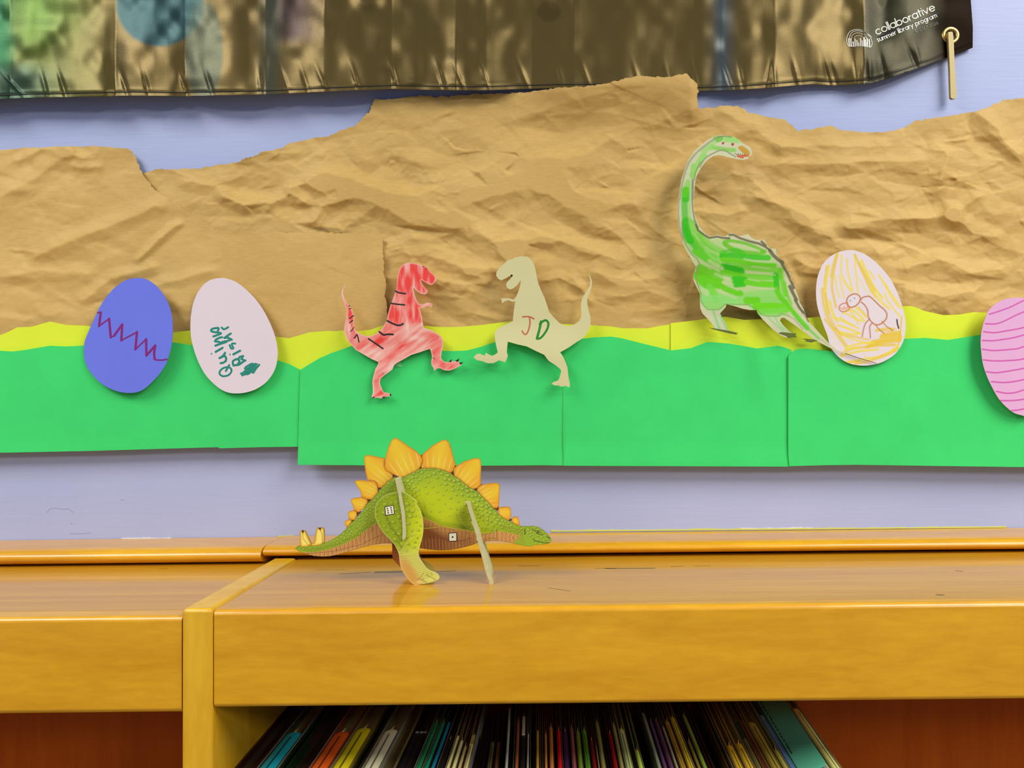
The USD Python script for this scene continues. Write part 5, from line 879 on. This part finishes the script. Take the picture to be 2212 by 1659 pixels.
for a in (
    (506, 553, 0, (60, 10, 8), (58, 20, 14), 'dark maroon book, first from the upright at the left end of the row', 0, 0, .84, True, 1),
    (556, 600, 1583, (22, 150, 158), (60, 70, 44), 'bright teal-spined book near the left end of the row', 3),
    (602, 621, 0, (20, 60, 30), (20, 50, 24), 'dark bottle-green book just right of the bright teal one', 0, 0, .84, True, 1),
    (623, 664, 0, (70, 26, 18), (76, 30, 20), 'thick dark brown-red book left of the orange-red one', 0, -.004, .84, True, 1),
    (668, 712, 1582, (216, 82, 22), (140, 60, 34), 'orange-red spined book with frayed head', 1),
    (714, 757, 1574, (206, 184, 20), (140, 120, 40), 'bright yellow-spined book beside the orange-red one', 1),
    (759, 779, 0, (66, 70, 30), (60, 62, 28), 'dark olive book between the yellow and cream spines', 0, -.003, .84, True, 1),
    (782, 822, 1577, (196, 188, 148), (128, 118, 84), 'cream-grey double-banded spine right of the yellow book', 3),
    (824, 854, 0, (130, 116, 62), (130, 116, 60), 'khaki-covered book right of the cream-grey spine', 0, -.004),
    (858, 892, 1584, (24, 20, 18), (30, 24, 22), 'black-spined book with white dashes at its head, left of the green ones', 0, -.004, .86, False, 1),
    (895, 911, 1560, (20, 116, 66), (60, 84, 40), 'deep green-spined book, left of the two green spines', 1),
    (913, 927, 1560, (18, 128, 92), (40, 70, 40), 'sea-green spined book, middle of the three green and blue spines', 1),
    (928.5, 941, 1560, (18, 108, 132), (24, 30, 32), 'petrol-blue spined book right of the sea-green one', 0, 0, .86, False),
    (944, 959, 1598, (26, 22, 18), (30, 24, 18), 'black book with torn tan spine head right of the petrol-blue one', 1),
    (962, 973, 1590, (206, 190, 120), (120, 100, 60), 'slim cream spine, first of the four cream spines', 1, 0, .86, False),
    (974, 986, 1600, (214, 200, 132), (130, 104, 60), 'cream spine with a curled torn head, second of the four cream spines', 0),
    (987, 998, 1612, (170, 152, 98), (90, 60, 40), 'greyed cream ribbed spine, third of the four cream spines', 0),
    (999.5, 1013, 1592, (210, 194, 122), (130, 106, 56), 'wide cream taped spine, fourth of the four cream spines', 2),
    (1017, 1046, 0, (18, 22, 50), (18, 22, 46), 'dark navy book in the black gap right of the cream spines', 0, -.010, .80, True, 1),
    (1050, 1064, 1603, (84, 76, 40), (40, 30, 24), 'short dull olive book standing lower in the gap', 0, -.008, .80, False, 1),
    (1066, 1079, 1603, (98, 62, 32), (50, 26, 18), 'short brown book standing lower in the gap', 0, -.008, .80, False, 1),
    (1090, 1098, 1530, (164, 164, 138), (120, 120, 100), 'thin grey-green spine right of the black gap', 0, 0, .86, False),
    (1100, 1109, 0, (20, 20, 22), (22, 22, 24), 'thin black book with one white plastic edge', 2, 0, .86, True, 1),
    (1111, 1121, 1556, (142, 78, 36), (96, 40, 26), 'rusty brown spine left of the taped black one', 0),
    (1123, 1135, 1548, (14, 18, 22), (24, 20, 20), 'black spine with a cream tape label', 0),
    (1137, 1143, 1585, (168, 156, 118), (130, 112, 76), 'thin greyish cream spine right of the taped black one', 0, 0, .86, False),
    (1145, 1155, 0, (18, 20, 30), (20, 20, 28), 'thin blue-black book left of the ochre spine', 1, 0, .86, True, 1),
    (1157, 1166, 1578, (170, 130, 40), (120, 70, 34), 'ochre spine left of the orange-brown ones', 0, 0, .86, False),
    (1167, 1174, 0, (110, 84, 44), (110, 84, 44), 'thin tan board book between the ochre and orange-brown spines', 0),
    (1176, 1184, 1585, (176, 120, 46), (120, 60, 30), 'orange-tan spine, left of the pair before the crimson one', 0),
    (1186, 1199, 1570, (168, 104, 40), (84, 34, 22), 'orange-brown spine, right of the pair before the crimson one', 0),
    (1204, 1217, 1577, (184, 14, 18), (96, 20, 20), 'crimson-spined book near the middle of the row', 2),
    (1219, 1232, 1580, (54, 22, 60), (50, 26, 40), 'dark purple book right of the crimson one', 0),
    (1236, 1247, 1573, (130, 70, 66), (110, 50, 40), 'mauve-brown spine left of the two leaf-green ones', 0),
    (1249, 1262, 1580, (96, 120, 34), (70, 66, 28), 'leaf-green spine, duller of the two', 0),
    (1264, 1278, 1577, (74, 128, 28), (60, 70, 24), 'leaf-green spine, brighter of the two', 0),
    (1280, 1291, 1600, (106, 14, 16), (70, 16, 16), 'dark red spine right of the leaf-green pair', 0),
    (1292, 1297, 1612, (150, 122, 66), (90, 70, 40), 'very thin tan booklet with a split head', 0),
    (1298.5, 1311, 1560, (122, 118, 60), (80, 70, 36), 'khaki ribbed spine left of the blood-red one', 0),
    (1313, 1323, 0, (40, 20, 18), (44, 22, 20), 'dark chocolate book left of the blood-red one', 0, 0, .86, True, 1),
    (1325, 1337, 1585, (134, 10, 14), (74, 18, 16), 'blood-red spine right of the chocolate book', 0),
    (1339, 1350, 1565, (140, 130, 66), (100, 90, 44), 'olive-khaki spine left of the pale green pages', 0),
    (1352, 1370, 1575, (168, 174, 104), (120, 116, 60), 'wide pale green-cream spine with torn head', 1),
    (1372, 1378, 0, (40, 36, 20), (44, 38, 22), 'thin dark book between two pale green spines', 0, 0, .86, True, 1),
    (1379.5, 1392, 1620, (164, 186, 60), (120, 124, 48), 'yellow-green spine before the wide black gap', 2),
    (1420, 1431, 1540, (128, 136, 104), (70, 74, 54), 'grey-green spine just right of the wide black gap', 0, 0, .86, False),
    (1433, 1443, 1558, (92, 58, 100), (60, 34, 46), 'violet spine with curled tan head', 0),
    (1445, 1458, 1557, (84, 52, 74), (60, 30, 40), 'plum spine with curled tan head, beside the violet one', 0),
    (1459.5, 1467, 1570, (160, 152, 116), (110, 100, 70), 'thin grey-cream spine right of the plum one', 0, 0, .86, False),
    (1470, 1484, 1558, (168, 128, 40), (110, 80, 30), 'ochre-brown spine right of the thin grey-cream one', 0),
    (1486, 1502, 1550, (194, 164, 40), (130, 104, 34), 'mustard yellow spine before the moss green ones', 2),
    (1506, 1516, 1602, (122, 116, 34), (60, 34, 24), 'moss-brown spine left of the moss green one', 0),
    (1517.5, 1530, 1545, (118, 136, 44), (66, 66, 26), 'moss green spine before the dark brown gap', 0),
    (1533, 1545, 0, (54, 26, 14), (56, 28, 16), 'dark brown book at the edge of the second gap', 0, 0, .86, True, 1),
    (1572, 1584, 0, (78, 58, 26), (80, 60, 28), 'dull tan-brown book with white plastic edge after the second gap', 2, 0, .86, True, 1),
    (1588, 1608, 1610, (186, 150, 30), (130, 96, 34), 'golden ochre spine, left of the torn pair', 0),
    (1610, 1632, 1606, (184, 150, 36), (140, 112, 44), 'golden ochre spine, right of the torn pair', 2),
    (1635, 1646, 1558, (96, 88, 40), (110, 94, 44), 'dull khaki spine with a dark green label', 0, 0, .86, False),
    (1648, 1664, 1556, (84, 40, 26), (100, 80, 36), 'brown-red spine with pale rounded head', 0, 0, .86, False),
    (1666, 1690, 1560, (136, 118, 40), (110, 96, 36), 'olive-tan spine left of the yellow-olive one', 0, 0, .86, False),
    (1692, 1705, 1620, (150, 144, 60), (120, 116, 50), 'yellow-olive spine beside the blue one', 2),
    (1707, 1721, 1545, (86, 120, 150), (60, 90, 110), 'slim blue spine left of the wide sea-green cover', 0, 0, .86, False),
    (1777, 1793, 1530, (196, 214, 170), (150, 170, 120), 'pale mint spine right of the wide sea-green cover', 1, 0, .86, True),
    (1795, 1818, 1530, (220, 210, 116), (160, 150, 90), 'pale yellow spine at the right end of the row', 2, 0, .86, False)):
    book(*a)
# the wide book whose printed cover leans open to the light
z = z_bk + .001; A0, A1 = onZ((1723, 1659), z)[0], onZ((1775, 1659), z)[0]; B0, B1 = onZ((1640, 1521), z)[0], onZ((1688, 1521), z)[0]
t = thing('picture_book', 'wide sea-green picture book with scribbled black ink marks, leaning near the right end', 'book', GB, ((A0 + B1) / 2)[:2].tolist() + [z_floor])
def ext2(a, b, y): return a + (b - a) * (y - a[1]) / (b[1] - a[1])
q0, q1, q2, q3 = ext2(A0, B0, yN), ext2(A1, B1, yN), ext2(A1, B1, .86), ext2(A0, B0, .86)
obj('cover', trimesh.convex.convex_hull(np.array([(*q[:2], z + o) for q in (q0, q3) for o in (0, -.003)] + [(*q[:2], z + .010 + o) for q in (q1, q2) for o in (0, -.003)])), bm((82, 168, 128), .35), t)
obj('pages', trimesh.convex.convex_hull(np.array([(q[0] + s, q[1], zz) for q, s in ((q0, .004), (q3, .004), (q1, -.004), (q2, -.004)) for zz in (z_floor, z - .006)])), pages_m[0], t)
rk = np.random.default_rng(8); tk = []
for i in range(16):
    f = .20 + i * .045; y = yN + f * .17; pa = ext2(A0, B0, y); w = (ext2(A1, B1, y) - pa)[0]
    a0 = w * (.04 + .02 * rk.random()); L_ = .0022 + .004 * rk.random()
    tk.append(box(pa[0] + a0, pa[0] + a0 + .0005, y, y + L_, z + .0008 + .0009, z + .0008 + .0022))
obj('ink_marks', cat(tk), M['ink_black'], t)
